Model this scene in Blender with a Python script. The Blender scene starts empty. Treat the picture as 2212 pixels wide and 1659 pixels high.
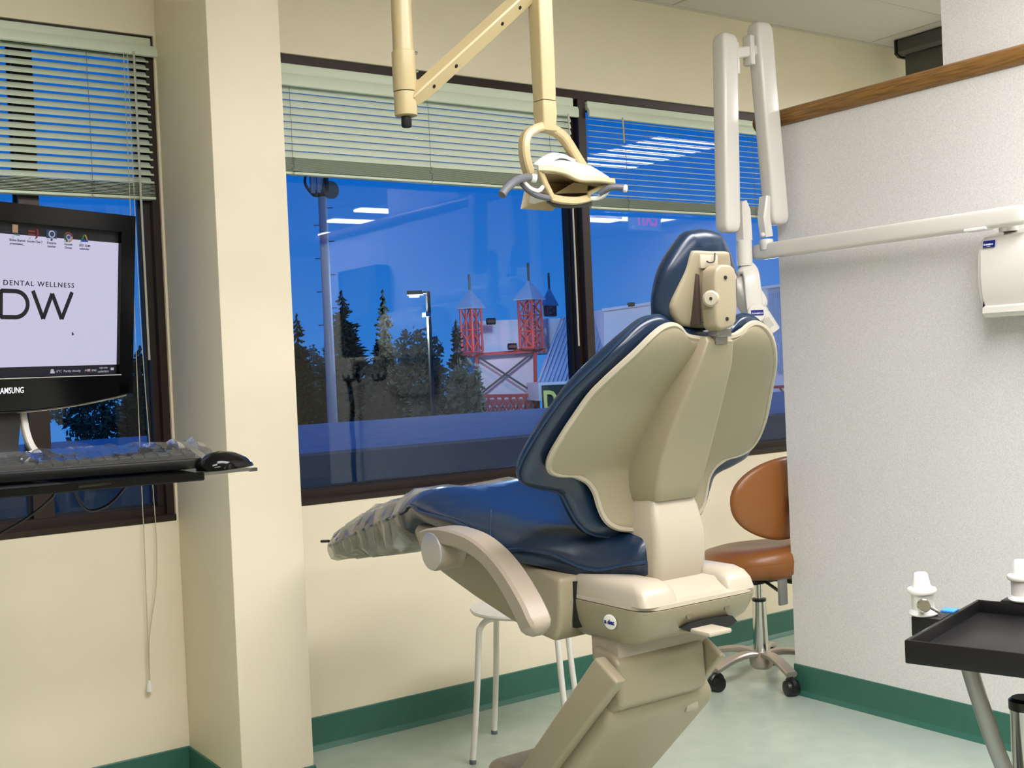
import bpy, bmesh, math, random
from mathutils import Vector as V, Matrix

# ------------------------------------------------------------------ camera
S = bpy.context.scene
COL = S.collection
FPX, YAW, PITCH, ROLL = 2512.5, math.radians(34.866), math.radians(0.804), math.radians(2.534)
EYE = V((0, 0, 1.2))
_f = V((math.sin(YAW)*math.cos(PITCH), math.cos(YAW)*math.cos(PITCH), -math.sin(PITCH)))
_r = V((math.cos(YAW), -math.sin(YAW), 0))
_d = _f.cross(_r)
CR = math.cos(ROLL)*_r + math.sin(ROLL)*_d
CD = -math.sin(ROLL)*_r + math.cos(ROLL)*_d
cam = bpy.data.cameras.new('camera')
cam.sensor_fit = 'HORIZONTAL'; cam.sensor_width = 36.0
cam.lens = 36.0*FPX/2212.0
cam.clip_start = 0.05; cam.clip_end = 400
camo = bpy.data.objects.new('camera', cam); COL.objects.link(camo)
m = Matrix((CR, -CD, -_f)).transposed().to_4x4(); m.translation = EYE
camo.matrix_world = m
S.camera = camo

# measured sight lines of the photograph, turned into points on known planes
def ray(px, py): return _f + CR*((px-1106)/FPX) + CD*((py-829.5)/FPX)
def onx(px, py, v): d = ray(px, py); return EYE + d*(v/d.x)
def ony(px, py, v): d = ray(px, py); return EYE + d*(v/d.y)
def onz(px, py, v): d = ray(px, py); return EYE + d*((v-1.2)/d.z)
def onp(px, py, p, n): d = ray(px, py); return EYE + d*((p-EYE).dot(n)/d.dot(n))
def far(px, py, z): return EYE + ray(px, py)*z

# ------------------------------------------------------------------ world
w = bpy.data.worlds.new('dusk_sky'); S.world = w; w.use_nodes = True
nt = w.node_tree; nt.nodes.clear()
tc = nt.nodes.new('ShaderNodeTexCoord'); sep = nt.nodes.new('ShaderNodeSeparateXYZ')
rmp = nt.nodes.new('ShaderNodeValToRGB'); bg = nt.nodes.new('ShaderNodeBackground'); wo = nt.nodes.new('ShaderNodeOutputWorld')
nt.links.new(tc.outputs['Generated'], sep.inputs[0]); nt.links.new(sep.outputs['Z'], rmp.inputs[0])
nt.links.new(rmp.outputs[0], bg.inputs[0]); nt.links.new(bg.outputs[0], wo.inputs[0])
cr = rmp.color_ramp
cr.elements[0].position = 0.0; cr.elements[0].color = (0.035, 0.225, 0.70, 1)
cr.elements[1].position = 0.45; cr.elements[1].color = (0.006, 0.10, 0.48, 1)
e = cr.elements.new(0.16); e.color = (0.004, 0.140, 0.60, 1)
bg.inputs['Strength'].default_value = 1.0

S.view_settings.view_transform = 'Standard'; S.view_settings.look = 'None'
S.view_settings.gamma = 1.0; S.view_settings.use_curve_mapping = False
S.view_settings.exposure = 0.0
S.cycles.adaptive_threshold = 0.025; S.cycles.max_bounces = 7; S.cycles.diffuse_bounces = 4; S.cycles.glossy_bounces = 3; S.cycles.transparent_max_bounces = 14; S.cycles.caustics_reflective = False; S.cycles.caustics_refractive = False
TROFFER_STRENGTH = 22.5
TROFFER_COLOR = (0.99, 0.965, 0.985)

# ------------------------------------------------------------------ materials
def lin(c):
    return tuple(((v/255.0)/12.92 if v <= 10 else (((v/255.0)+0.055)/1.055)**2.4) for v in c)
MATS = {}
def mat(name, rgb, rough=0.5, metal=0.0, spec=0.5, speck=None, bump=None, coat=0.0, emit=0.0, wood=False, alpha=None, trans=0.0):
    if name in MATS: return MATS[name]
    mt = bpy.data.materials.new(name); mt.use_nodes = True
    n = mt.node_tree.nodes; l = mt.node_tree.links; p = n['Principled BSDF']
    c = lin(rgb)+(1,)
    p.inputs['Base Color'].default_value = c
    p.inputs['Roughness'].default_value = rough
    p.inputs['Metallic'].default_value = metal
    p.inputs['Specular IOR Level'].default_value = spec
    p.inputs['Coat Weight'].default_value = coat
    p.inputs['Coat Roughness'].default_value = 0.08
    if trans: p.inputs['Transmission Weight'].default_value = trans
    if emit:
        p.inputs['Emission Color'].default_value = c; p.inputs['Emission Strength'].default_value = emit
        mt.cycles.emission_sampling = 'NONE'
    if speck or bump or wood:
        t = n.new('ShaderNodeTexCoord')
    if speck:
        sc, amt = speck
        nz = n.new('ShaderNodeTexNoise'); nz.inputs['Scale'].default_value = sc; nz.inputs['Detail'].default_value = 4
        l.new(t.outputs['Object'], nz.inputs['Vector'])
        r = n.new('ShaderNodeValToRGB')
        r.color_ramp.elements[0].position = 0.32; r.color_ramp.elements[1].position = 0.68
        r.color_ramp.elements[0].color = tuple(v*(1-amt) for v in c[:3])+(1,)
        r.color_ramp.elements[1].color = tuple(min(1, v*(1+amt)) for v in c[:3])+(1,)
        l.new(nz.outputs['Fac'], r.inputs[0]); l.new(r.outputs[0], p.inputs['Base Color'])
    if wood:
        mp = n.new('ShaderNodeMapping'); mp.inputs['Scale'].default_value = (60, 4, 60)
        nz = n.new('ShaderNodeTexNoise'); nz.inputs['Scale'].default_value = 3; nz.inputs['Detail'].default_value = 6
        l.new(t.outputs['Object'], mp.inputs[0]); l.new(mp.outputs[0], nz.inputs['Vector'])
        r = n.new('ShaderNodeValToRGB')
        r.color_ramp.elements[0].position = 0.3; r.color_ramp.elements[1].position = 0.7
        r.color_ramp.elements[0].color = tuple(v*0.55 for v in c[:3])+(1,)
        r.color_ramp.elements[1].color = tuple(min(1, v*1.25) for v in c[:3])+(1,)
        l.new(nz.outputs['Fac'], r.inputs[0]); l.new(r.outputs[0], p.inputs['Base Color'])
    if bump:
        sc, st = bump
        nb = n.new('ShaderNodeTexNoise'); nb.inputs['Scale'].default_value = sc; nb.inputs['Detail'].default_value = 3
        l.new(t.outputs['Object'], nb.inputs['Vector'])
        b = n.new('ShaderNodeBump'); b.inputs['Strength'].default_value = st; b.inputs['Distance'].default_value = 0.004
        l.new(nb.outputs['Fac'], b.inputs['Height']); l.new(b.outputs[0], p.inputs['Normal'])
    MATS[name] = mt
    return mt

def clear_mat(name, tint, base, gloss_rough=0.02, body=None):
    """thin clear sheet: straight-through light plus a Schlick reflection, optionally a little haze of its own"""
    mt = bpy.data.materials.new(name); mt.use_nodes = True
    n = mt.node_tree.nodes; l = mt.node_tree.links; n.clear()
    o = n.new('ShaderNodeOutputMaterial'); mix = n.new('ShaderNodeMixShader')
    tr = n.new('ShaderNodeBsdfTransparent'); tr.inputs[0].default_value = tint+(1,)
    gl = n.new('ShaderNodeBsdfGlossy'); gl.inputs['Roughness'].default_value = gloss_rough
    lw = n.new('ShaderNodeLayerWeight'); lw.inputs[0].default_value = 0.5
    pw = n.new('ShaderNodeMath'); pw.operation = 'POWER'; pw.inputs[1].default_value = 5
    ma = n.new('ShaderNodeMath'); ma.operation = 'MULTIPLY_ADD'; ma.inputs[1].default_value = 1-base; ma.inputs[2].default_value = base
    l.new(lw.outputs['Facing'], pw.inputs[0]); l.new(pw.outputs[0], ma.inputs[0]); l.new(ma.outputs[0], mix.inputs[0])
    src = tr
    if body:
        df = n.new('ShaderNodeBsdfDiffuse'); df.inputs[0].default_value = lin(body[0])+(1,)
        m2 = n.new('ShaderNodeMixShader'); m2.inputs[0].default_value = body[1]
        l.new(tr.outputs[0], m2.inputs[1]); l.new(df.outputs[0], m2.inputs[2]); src = m2
    l.new(src.outputs[0], mix.inputs[1]); l.new(gl.outputs[0], mix.inputs[2]); l.new(mix.outputs[0], o.inputs[0])
    return mt

M = dict(
    cream_wall=mat('cream_wall_paint', (240, 228, 202), 0.55, speck=(6, 0.015), bump=(90, 0.06)),
    paper=mat('speckled_wall_covering', (222, 219, 216), 0.6, speck=(260, 0.10), bump=(260, 0.12)),
    green_base=mat('green_rubber_base', (52, 104, 88), 0.45, speck=(30, 0.04)),
    floor=mat('mint_vinyl_floor', (180, 192, 178), 0.22, speck=(14, 0.05), bump=(25, 0.03)),
    tile=mat('mineral_fibre_tile', (214, 206, 198), 0.9, speck=(320, 0.08), bump=(300, 0.25)),
    grid=mat('ceiling_grid_metal', (205, 198, 184), 0.5),
    bronze=mat('dark_bronze_aluminium', (44, 32, 26), 0.38, metal=0.3),
    gasket=mat('black_gasket', (14, 14, 16), 0.5),
    blind=mat('sage_blind_enamel', (218, 227, 206), 0.42),
    cord=mat('blind_cord', (190, 184, 160), 0.7),
    wand=mat('clear_wand_plastic', (190, 185, 170), 0.2),
    navy=mat('navy_vinyl', (17, 38, 62), 0.27, spec=0.6, bump=(11, 0.4)),
    navy_pipe=mat('navy_piping', (24, 46, 74), 0.35),
    ivory=mat('ivory_shell_plastic', (154, 143, 118), 0.34, bump=(500, 0.02)),
    ivory_light=mat('pale_ivory_plastic', (176, 166, 147), 0.32),
    taupe=mat('taupe_arm_plastic', (164, 151, 134), 0.36),
    silver=mat('satin_silver', (196, 192, 186), 0.35, metal=0.5),
    chrome=mat('chrome', (210, 210, 210), 0.12, metal=1.0),
    steel=mat('brushed_steel', (150, 150, 148), 0.35, metal=0.9),
    recess=mat('painted_recess_shade', (112, 103, 86), 0.5),
    slot=mat('brown_slot', (70, 56, 48), 0.6),
    dark=mat('dark_recess', (18, 17, 16), 0.6),
    black=mat('black_plastic', (12, 12, 13), 0.35),
    gloss_black=mat('piano_black', (7, 7, 8), 0.12, spec=0.25),
    tray_black=mat('textured_black_tray', (22, 21, 22), 0.36, spec=0.35, bump=(60, 0.08)),
    white=mat('white_enamel', (236, 232, 224), 0.22),
    white_plastic=mat('white_plastic', (238, 236, 230), 0.28),
    xwhite=mat('warm_white_casing', (222, 217, 209), 0.25),
    lamp_cream=mat('aged_cream_enamel', (196, 177, 134), 0.30),
    brown=mat('brown_vinyl', (142, 88, 42), 0.33, bump=(60, 0.06)),
    oak=mat('oak_rail', (142, 102, 52), 0.35, wood=True),
    alu=mat('cast_aluminium', (182, 172, 160), 0.35, metal=0.7),
    blue_sticker=mat('blue_sticker', (60, 140, 220), 0.4),
    label_blue=mat('label_blue', (14, 28, 120), 0.4),
    label_white=mat('label_white', (235, 238, 245), 0.5),
    ink=mat('dark_print', (20, 24, 40), 0.6),
    grey_handle=mat('grey_rubber_handle', (104, 106, 112), 0.45),
    reflector=mat('smoked_reflector', (186, 164, 124), 0.35),
    charcoal=mat('charcoal_metal', (78, 78, 70), 0.5),
    roof_blue=mat('membrane_roof', (150, 156, 170), 0.8, speck=(3, 0.08)),
    asphalt=mat('asphalt', (40, 42, 44), 0.9, speck=(4, 0.1)),
    conc=mat('dark_wall_render', (70, 72, 74), 0.85),
    fir=mat('fir_needles', (26, 38, 30), 0.9, speck=(8, 0.3)),
    leaf=mat('grey_green_leaves', (96, 106, 84), 0.9, speck=(8, 0.3)),
    bark=mat('bark', (52, 44, 36), 0.9),
    galv=mat('galvanised_pole', (150, 160, 175), 0.5, metal=0.2),
    red_steel=mat('red_painted_steel', (176, 66, 66), 0.5),
    store_white=mat('white_store_cladding', (225, 228, 232), 0.6),
    store_roof=mat('ribbed_roof_metal', (150, 178, 205), 0.45),
    sign_green=mat('dark_green_sign', (14, 48, 46), 0.5),
    sign_yellow=mat('yellow_green_letters', (205, 214, 120), 0.5, emit=0.15),
    bulb=mat('lamp_lens_lit', (255, 236, 200), 0.4, emit=3.0),
)
M['glass'] = clear_mat('window_glass', (0.93, 0.96, 0.97), 0.034, 0.0)
M['acrylic'] = clear_mat('clear_acrylic', (0.86, 0.9, 0.84), 0.06, 0.02)
M['wrap'] = clear_mat('clear_plastic_wrap', (0.92, 0.92, 0.9), 0.16, 0.12, ((196, 190, 172), 0.30))
M['lightwrap'] = clear_mat('thin_plastic_wrap', (0.95, 0.95, 0.95), 0.10, 0.08, ((205, 205, 205), 0.05))
def screen_mat(name, rgb, k):
    if name in MATS: return MATS[name]
    m_ = mat(name, rgb, 0.35, emit=k, spec=0.2)
    m_.node_tree.nodes['Principled BSDF'].inputs['Base Color'].default_value = (0.01, 0.01, 0.012, 1)
    return m_

# ------------------------------------------------------------------ mesh tools
class MB:
    def __init__(s): s.v = []; s.f = []
    def add(s, vs, fs):
        o = len(s.v); s.v += [V(p) for p in vs]; s.f += [tuple(i+o for i in f) for f in fs]; return s
    def bm(s, b):
        b.verts.index_update(); o = len(s.v)
        s.v += [v.co.copy() for v in b.verts]; s.f += [tuple(v.index+o for v in f.verts) for f in b.faces]; b.free(); return s
    def box(s, lo, hi, bevel=0.0, seg=2, mx=None):
        b = bmesh.new(); bmesh.ops.create_cube(b, size=1)
        lo, hi = V(lo), V(hi)
        for v in b.verts: v.co = V([(lo[i]+hi[i])/2 + v.co[i]*(hi[i]-lo[i]) for i in range(3)])
        if bevel: bmesh.ops.bevel(b, geom=b.edges[:], offset=bevel, segments=seg, profile=0.5, affect='EDGES')
        if mx is not None:
            for v in b.verts: v.co = mx @ v.co
        return s.bm(b)
    def prism(s, poly, axis, lo, hi, bevel=0.0, seg=2, mx=None):
        """poly: (a,b) pairs in the plane across `axis` (x:(y,z) y:(x,z) z:(x,y))"""
        b = bmesh.new()
        def pt(a, c, t): return {'x': (t, a, c), 'y': (a, t, c), 'z': (a, c, t)}[axis]
        A = [b.verts.new(pt(a, c, lo)) for a, c in poly]; B = [b.verts.new(pt(a, c, hi)) for a, c in poly]
        b.faces.new(A); b.faces.new(B[::-1]); n = len(poly)
        for i in range(n): b.faces.new((A[i], B[i], B[(i+1) % n], A[(i+1) % n]))
        bmesh.ops.recalc_face_normals(b, faces=b.faces[:])
        if bevel:
            es = [e for e in b.edges if e.calc_face_angle(0) > 0.5]
            bmesh.ops.bevel(b, geom=es, offset=bevel, segments=seg, profile=0.5, affect='EDGES')
        bmesh.ops.triangulate(b, faces=[f for f in b.faces if len(f.verts) > 4])
        if mx is not None:
            for v in b.verts: v.co = mx @ v.co
        return s.bm(b)
    def loft(s, rings, caps=True, closed=True):
        n = len(rings[0]); vs = [p for r in rings for p in r]; fs = []
        for i in range(len(rings)-1):
            for j in range(n if closed else n-1):
                k = (j+1) % n
                fs.append((i*n+j, i*n+k, (i+1)*n+k, (i+1)*n+j))
        if caps and closed:
            for ring, base, flip in ((rings[0], 0, True), (rings[-1], (len(rings)-1)*n, False)):
                c = V((0, 0, 0))
                for p in ring: c += V(p)
                c /= n; vs.append(c); ci = len(vs)-1
                for j in range(n):
                    k = (j+1) % n
                    fs.append((base+k, base+j, ci) if flip else (base+j, base+k, ci))
        return s.add(vs, fs)
    def tube(s, path, r, n=10, caps=True):
        path = [V(p) for p in path]; rr = r if isinstance(r, (list, tuple)) else [r]*len(path)
        rings = []; up = None
        for i, p in enumerate(path):
            t = (path[min(i+1, len(path)-1)]-path[max(i-1, 0)]).normalized()
            if up is None:
                up = V((0, 0, 1)) if abs(t.z) < 0.9 else V((1, 0, 0))
            a = (up - t*up.dot(t)).normalized(); up = a; b = t.cross(a)
            rings.append([p+(a*math.cos(q)+b*math.sin(q))*rr[i] for q in [2*math.pi*k/n for k in range(n)]])
        return s.loft(rings, caps)
    def bar(s, path, wd, ht, up=(0, 0, 1), bevel=0.0):
        """rectangular section swept along a path; wd across, ht along up"""
        path = [V(p) for p in path]; up = V(up); rings = []
        for i, p in enumerate(path):
            t = (path[min(i+1, len(path)-1)]-path[max(i-1, 0)]).normalized()
            a = (up - t*up.dot(t)).normalized(); b = t.cross(a)
            W = wd[i] if isinstance(wd, (list, tuple)) else wd; H = ht[i] if isinstance(ht, (list, tuple)) else ht
            c = min(W, H)*(0.22 if bevel == 0 else bevel)
            pts = [(-W/2+c, -H/2), (W/2-c, -H/2), (W/2, -H/2+c), (W/2, H/2-c), (W/2-c, H/2), (-W/2+c, H/2), (-W/2, H/2-c), (-W/2, -H/2+c)]
            rings.append([p+b*x+a*y for x, y in pts])
        return s.loft(rings)
    def lathe(s, prof, c, n=24, axis=(0, 0, 1), caps=True):
        ax = V(axis).normalized(); a = ax.orthogonal().normalized(); b = ax.cross(a); c = V(c)
        rings = [[c+ax*z+(a*math.cos(q)+b*math.sin(q))*r for q in [2*math.pi*k/n for k in range(n)]] for r, z in prof]
        return s.loft(rings, caps)
    def grid(s, rows):
        n = len(rows[0]); vs = [p for r in rows for p in r]
        return s.add(vs, [(i*n+j, i*n+j+1, (i+1)*n+j+1, (i+1)*n+j) for i in range(len(rows)-1) for j in range(n-1)])
    def pad(s, outline, skel, surf, front, back, rings=9, power=2.6, edge=0.0):
        """pillow on a closed outline [(u,z)]; skel(u,z) is the medial point an outline point shrinks to;
        surf(u,z) -> Vector(mid), Vector(forward); front/back = thickness either side"""
        n = len(outline)
        def ring(k, side):
            out = []
            for u, z in outline:
                su, sz = skel(u, z); uu = su+(u-su)*k; zz = sz+(z-sz)*k
                p, f = surf(uu, zz)
                h = (max(0.0, 1-k**power))**(1/power)
                out.append(p+f*((edge+(front-edge)*h) if side > 0 else -(edge+(back-edge)*h)))
            return out
        ks = [math.sin(math.pi/2*i/rings) for i in range(rings+1)]
        seq = [ring(k, 1) for k in ks] + [ring(k, -1) for k in ks[::-1][(1 if edge == 0 else 0):]]
        b = bmesh.new(); vs = [[b.verts.new(p) for p in r] for r in seq]
        for i in range(len(vs)-1):
            for j in range(n):
                k = (j+1) % n
                b.faces.new((vs[i][j], vs[i][k], vs[i+1][k], vs[i+1][j]))
        bmesh.ops.remove_doubles(b, verts=b.verts[:], dist=0.0004)
        bmesh.ops.holes_fill(b, edges=b.edges[:], sides=0)
        bmesh.ops.recalc_face_normals(b, faces=b.faces[:])
        return s.bm(b)

WORLD = {}
def _loc(p): return WORLD.get(p.name, V((0, 0, 0))) if p else V((0, 0, 0))
def obj(name, mb, mt, parent=None, sharp=0.6, flat=False):
    me = bpy.data.meshes.new(name); o0 = _loc(parent)
    me.from_pydata([tuple(p-o0) for p in mb.v], [], mb.f); me.validate()
    b = bmesh.new(); b.from_mesh(me); bmesh.ops.recalc_face_normals(b, faces=b.faces[:]); b.to_mesh(me); b.free()
    if not flat:
        for p in me.polygons: p.use_smooth = True
        me.set_sharp_from_angle(angle=sharp)
    me.materials.append(M[mt] if isinstance(mt, str) else mt)
    o = bpy.data.objects.new(name, me); COL.objects.link(o)
    if parent: o.parent = parent; WORLD[o.name] = o0
    return o
def dup(o, parent, off):
    """copy of one mesh object, moved"""
    c = o.copy(); COL.objects.link(c); c.parent = parent; c.location = o.location+V(off); return c
def thing(name, label, cat, loc=(0, 0, 0), group=None, kind=None):
    o = bpy.data.objects.new(name, None); COL.objects.link(o); o.location = loc; o.empty_display_size = 0.1
    WORLD[o.name] = V(loc)
    if label: o['label'] = label
    if cat: o['category'] = cat
    if group: o['group'] = group
    if kind: o['kind'] = kind
    return o
def tag(o, label, cat, group=None, kind=None):
    o['label'] = label; o['category'] = cat
    if group: o['group'] = group
    if kind: o['kind'] = kind
    return o
def struct(name, mb, mt, label, cat, parent=None):
    o = obj(name, mb, mt, parent, 0.5); o['kind'] = 'structure'; o['label'] = label; o['category'] = cat
    return o
def text(name, s, size, org, right, up, mt, parent, align='LEFT', width=None, bold=0.0, depth=0.0004, space=1.0):
    cu = bpy.data.curves.new('t', 'FONT'); cu.body = s; cu.size = size; cu.align_x = align; cu.extrude = depth; cu.offset = bold; cu.resolution_u = 3; cu.space_character = space
    t = bpy.data.objects.new('t', cu); COL.objects.link(t); bpy.context.view_layer.update()
    me = bpy.data.meshes.new_from_object(t.evaluated_get(bpy.context.evaluated_depsgraph_get()))
    xs = [v.co.x for v in me.vertices]
    k = 1.0
    if width and xs: k = width/(max(xs)-min(xs))
    R, U = V(right).normalized(), V(up).normalized(); N = R.cross(U); o0 = _loc(parent)
    for v in me.vertices: v.co = V(org)+R*v.co.x*k+U*v.co.y+N*v.co.z-o0
    bpy.data.objects.remove(t); bpy.data.curves.remove(cu)
    me.materials.clear(); me.materials.append(M[mt] if isinstance(mt, str) else mt)
    o = bpy.data.objects.new(name, me); COL.objects.link(o); o.parent = parent
    if parent: WORLD[o.name] = o0
    return o
def spline(pts, n=6):
    pts = [V(p) for p in pts]; P = [pts[0]*2-pts[1]]+pts+[pts[-1]*2-pts[-2]]; out = []
    for i in range(1, len(P)-2):
        for k in range(n):
            t = k/n; a, b, c, d = P[i-1], P[i], P[i+1], P[i+2]
            out.append(0.5*((2*b)+(c-a)*t+(2*a-5*b+4*c-d)*t*t+(3*b-a-3*c+d)*t**3))
    return out+[pts[-1]]
def lerp_tab(tab, x):
    if x <= tab[0][0]: return tab[0][1]
    for (a, b), (c, d) in zip(tab, tab[1:]):
        if x <= c:
            t = (x-a)/(c-a); return b+(d-b)*t
    return tab[-1][1]
def smooth_tab(tab):
    xs = [t[0] for t in tab]
    def f(x):
        if x <= xs[0]: return tab[0][1]
        if x >= xs[-1]: return tab[-1][1]
        for i in range(len(tab)-1):
            if x <= xs[i+1]:
                a, b = tab[i], tab[i+1]; h = b[0]-a[0]; t = (x-a[0])/h
                def sl(j):
                    if j <= 0 or j >= len(tab)-1: return 0.0 if j < 0 else (tab[min(j+1, len(tab)-1)][1]-tab[max(j-1, 0)][1])/(tab[min(j+1, len(tab)-1)][0]-tab[max(j-1, 0)][0])
                    return (tab[j+1][1]-tab[j-1][1])/(tab[j+1][0]-tab[j-1][0])
                m0, m1 = sl(i)*h, sl(i+1)*h
                return (2*t**3-3*t*t+1)*a[1]+(t**3-2*t*t+t)*m0+(-2*t**3+3*t*t)*b[1]+(t**3-t*t)*m1
    return f

# ------------------------------------------------------------------ the room
YW, CEIL, XP = 3.445, 2.62, 3.145          # window wall, ceiling, left face of the partition
XL, XR, YB = -2.9, 8.4, -5.6
floor = struct('floor', MB().box((XL, YB, -0.12), (XR, YW+0.2, 0)), 'floor', 'pale mint green vinyl floor', 'floor')
# window wall: openings x[-0.9,1.15] and x[1.39,4.35], z[0.785,2.236]
SILL, HEAD = 0.787, 2.236
W1, W2 = (-0.90, 1.152), (1.385, 4.40)
wm = MB()
wm.box((XL, YW, 0), (XR, YW+0.2, SILL)); wm.box((XL, YW, HEAD), (XR, YW+0.2, CEIL+0.1))
wm.box((XL, YW, SILL), (W1[0], YW+0.2, HEAD)); wm.box((W1[1], YW, SILL), (W2[0], YW+0.2, HEAD)); wm.box((W2[1], YW, SILL), (XR, YW+0.2, HEAD))
struct('wall_window', wm, 'cream_wall', 'cream painted wall holding the windows', 'wall')
struct('wall_pillar', MB().box((1.158, 3.024, 0), (1.37, YW, CEIL), 0.004), 'cream_wall', 'cream square pillar standing between the two windows', 'pillar')
struct('wall_left', MB().box((XL-0.15, YB, 0), (XL, YW+0.2, CEIL)), 'cream_wall', 'cream wall on the far left side', 'wall')
struct('wall_right', MB().box((XR, YB, 0), (XR+0.15, YW+0.2, CEIL)), 'cream_wall', 'cream wall beyond the partition', 'wall')
struct('wall_back', MB().box((XL, YB-0.15, 0), (XR, YB, CEIL)), 'cream_wall', 'cream wall behind the viewer', 'wall')
pm = MB(); pm.box((XP, 0.56, 0), (XP+0.13, 2.83, 2.02)); pm.box((XP+0.004, 1.42, 2.0), (XP+0.126, 2.146, CEIL))
struct('wall_partition', pm, 'paper', 'grey speckled partition with an upper column reaching the ceiling', 'partition')
rl = MB().tube([(XP+0.005, 2.905-0.4*i, 2.032) for i in range(6)]+[(XP+0.005, 0.54, 2.032)], 0.030, 20)
rl.box((XP+0.0, 0.56, 2.008), (XP+0.13, 2.83, 2.03))
struct('trim_1', rl, 'oak', 'round oak rail capping the speckled partition', 'rail')
def cove(path):
    """rubber cove base swept along a floor path; the room lies to the right of travel"""
    prof = [(0, 0), (0.018, 0), (0.016, 0.004), (0.006, 0.016), (0.004, 0.03), (0.004, 0.103), (0.002, 0.106), (0, 0.106)]
    mb = MB(); P = [V((a, b, 0)) for a, b in path]; rings = []
    for i, p in enumerate(P):
        d0 = (P[i]-P[i-1]).normalized() if i else (P[1]-P[0]).normalized()
        d1 = (P[i+1]-P[i]).normalized() if i < len(P)-1 else d0
        n0, n1 = V((d0.y, -d0.x, 0)), V((d1.y, -d1.x, 0)); nn = (n0+n1).normalized(); k = 1/max(0.3, nn.dot(n0))
        rings.append([p+nn*a*k+V((0, 0, z)) for a, z in prof])
    return mb.loft(rings, True)
struct('baseboard_window', cove([(1.37, YW), (XR, YW)]), 'green_base', 'green cove base along the window wall', 'baseboard')
struct('baseboard_pillar', cove([(XL, YW), (1.158, YW), (1.158, 3.024), (1.37, 3.024), (1.37, YW)]), 'green_base', 'green cove base below the left window and round the pillar', 'baseboard')
struct('baseboard_partition', cove([(XP+0.13, 2.83), (XP, 2.83), (XP, 0.56)][::1]), 'green_base', 'green cove base along the speckled partition', 'baseboard')

# ceiling: slab, grid and lay-in tiles; light fixtures take the place of some tiles
ceil = struct('ceiling', MB().box((XL, YB, CEIL+0.02), (XR, YW, CEIL+0.12)), 'grid', 'suspended ceiling of mineral fibre tiles', 'ceiling')
GX, GY = 1.22, 0.61
gx0 = 4.48-GX*6; gy0 = 3.01-GY*14
LIGHT_CELLS = [(4, 10), (5, 10), (3, 9), (4, 6), (3, 6), (8, 12), (9, 6)]  # unseen fixtures; the back left one is added to brighten the left wall
xs = [gx0+GX*i for i in range(-1, 11)]; ys = [gy0+GY*i for i in range(0, 16)]
tm = MB().box((0.006, 0.006, 0.004), (GX-0.006, GY-0.006, 0.018), 0.002, 1)
tile0 = obj('ceiling_tile', tm, 'tile', ceil)
first = True
fix = []
for i, x in enumerate(xs):
    for j, y in enumerate(ys):
        if x+GX < XL+0.2 or x > XR-0.2: continue
        if (i, j) in LIGHT_CELLS: fix.append((x, y)); continue
        hi_y = y+GY
        if hi_y > YW+0.01:
            t = tile0.copy(); t.data = tile0.data.copy()
            for v in t.data.vertices: v.co.y = min(v.co.y, YW-y-0.004)
            COL.objects.link(t)
        else:
            t = tile0 if first else tile0.copy()
            if not first: COL.objects.link(t)
            first = False
        t.parent = ceil; t.location = (x, y, CEIL-0.004)
gm = MB()
for x in xs: gm.box((x-0.012, YB, CEIL-0.004), (x+0.012, YW, CEIL+0.016))
for y in ys: gm.box((XL, y-0.012, CEIL-0.0035), (XR, y+0.012, CEIL+0.0165))
gm.box((XL, YW-0.022, CEIL-0.0042), (XR, YW, CEIL+0.016))
obj('grid_runner', gm, 'grid', ceil)
lens_mat = bpy.data.materials.new('prismatic_lens_lit'); lens_mat.use_nodes = True
pb = lens_mat.node_tree.nodes['Principled BSDF']
lens_mat.cycles.emission_sampling = 'FRONT'
pb.inputs['Emission Color'].default_value = TROFFER_COLOR+(1,); pb.inputs['Emission Strength'].default_value = TROFFER_STRENGTH
where = ['added unseen behind the camera on the left', 'directly over the camera', 'behind the camera on the right', 'between the camera and the dental chair', 'beside the speckled partition', 'beyond the partition near the windows', 'far back beyond the partition']
for k, (x, y) in enumerate(fix):
    f = thing('ceiling_light', 'recessed fluorescent ceiling light '+where[k], 'light', (x+GX/2, y+GY/2, CEIL), 'recessed ceiling lights')
    fm = MB(); o = 0.03
    for a, b in (((x, y), (x+GX, y+o)), ((x, y+GY-o), (x+GX, y+GY)), ((x, y+o), (x+o, y+GY-o)), ((x+GX-o, y+o), (x+GX, y+GY-o))):
        fm.box((a[0], a[1], CEIL-0.008), (b[0], b[1], CEIL+0.018))
    obj('frame', fm, 'white', f)
    obj('lens', MB().box((x+o, y+o, CEIL-0.002), (x+GX-o, y+GY-o, CEIL+0.012)), lens_mat, f)

for x0, x1, y0, y1, lab in ((4.93, 5.48, 0.72, 1.88, 'surface mounted light panel mirrored in the right window through the open blind'), (4.58, 4.93, -1.74, -1.60, 'upper light strip mirrored beside the antenna mast'), (4.66, 5.29, -2.42, -2.28, 'middle light strip mirrored beside the antenna mast'), (5.02, 5.32, -3.36, -3.18, 'lower light strip mirrored beside the antenna mast'), (6.9, 7.35, -1.70, -1.55, 'short light strip mirrored just right of the mullion')):
    f = thing('ceiling_light', lab, 'light', ((x0+x1)/2, (y0+y1)/2, CEIL), 'surface mounted ceiling lights')
    obj('housing', MB().box((x0-0.02, y0-0.02, CEIL-0.03), (x1+0.02, y1+0.02, CEIL+0.0), 0.003, 1), 'white', f)
    obj('lens', MB().box((x0, y0, CEIL-0.05), (x1, y1, CEIL-0.029), 0.004, 1), lens_mat, f)

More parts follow.
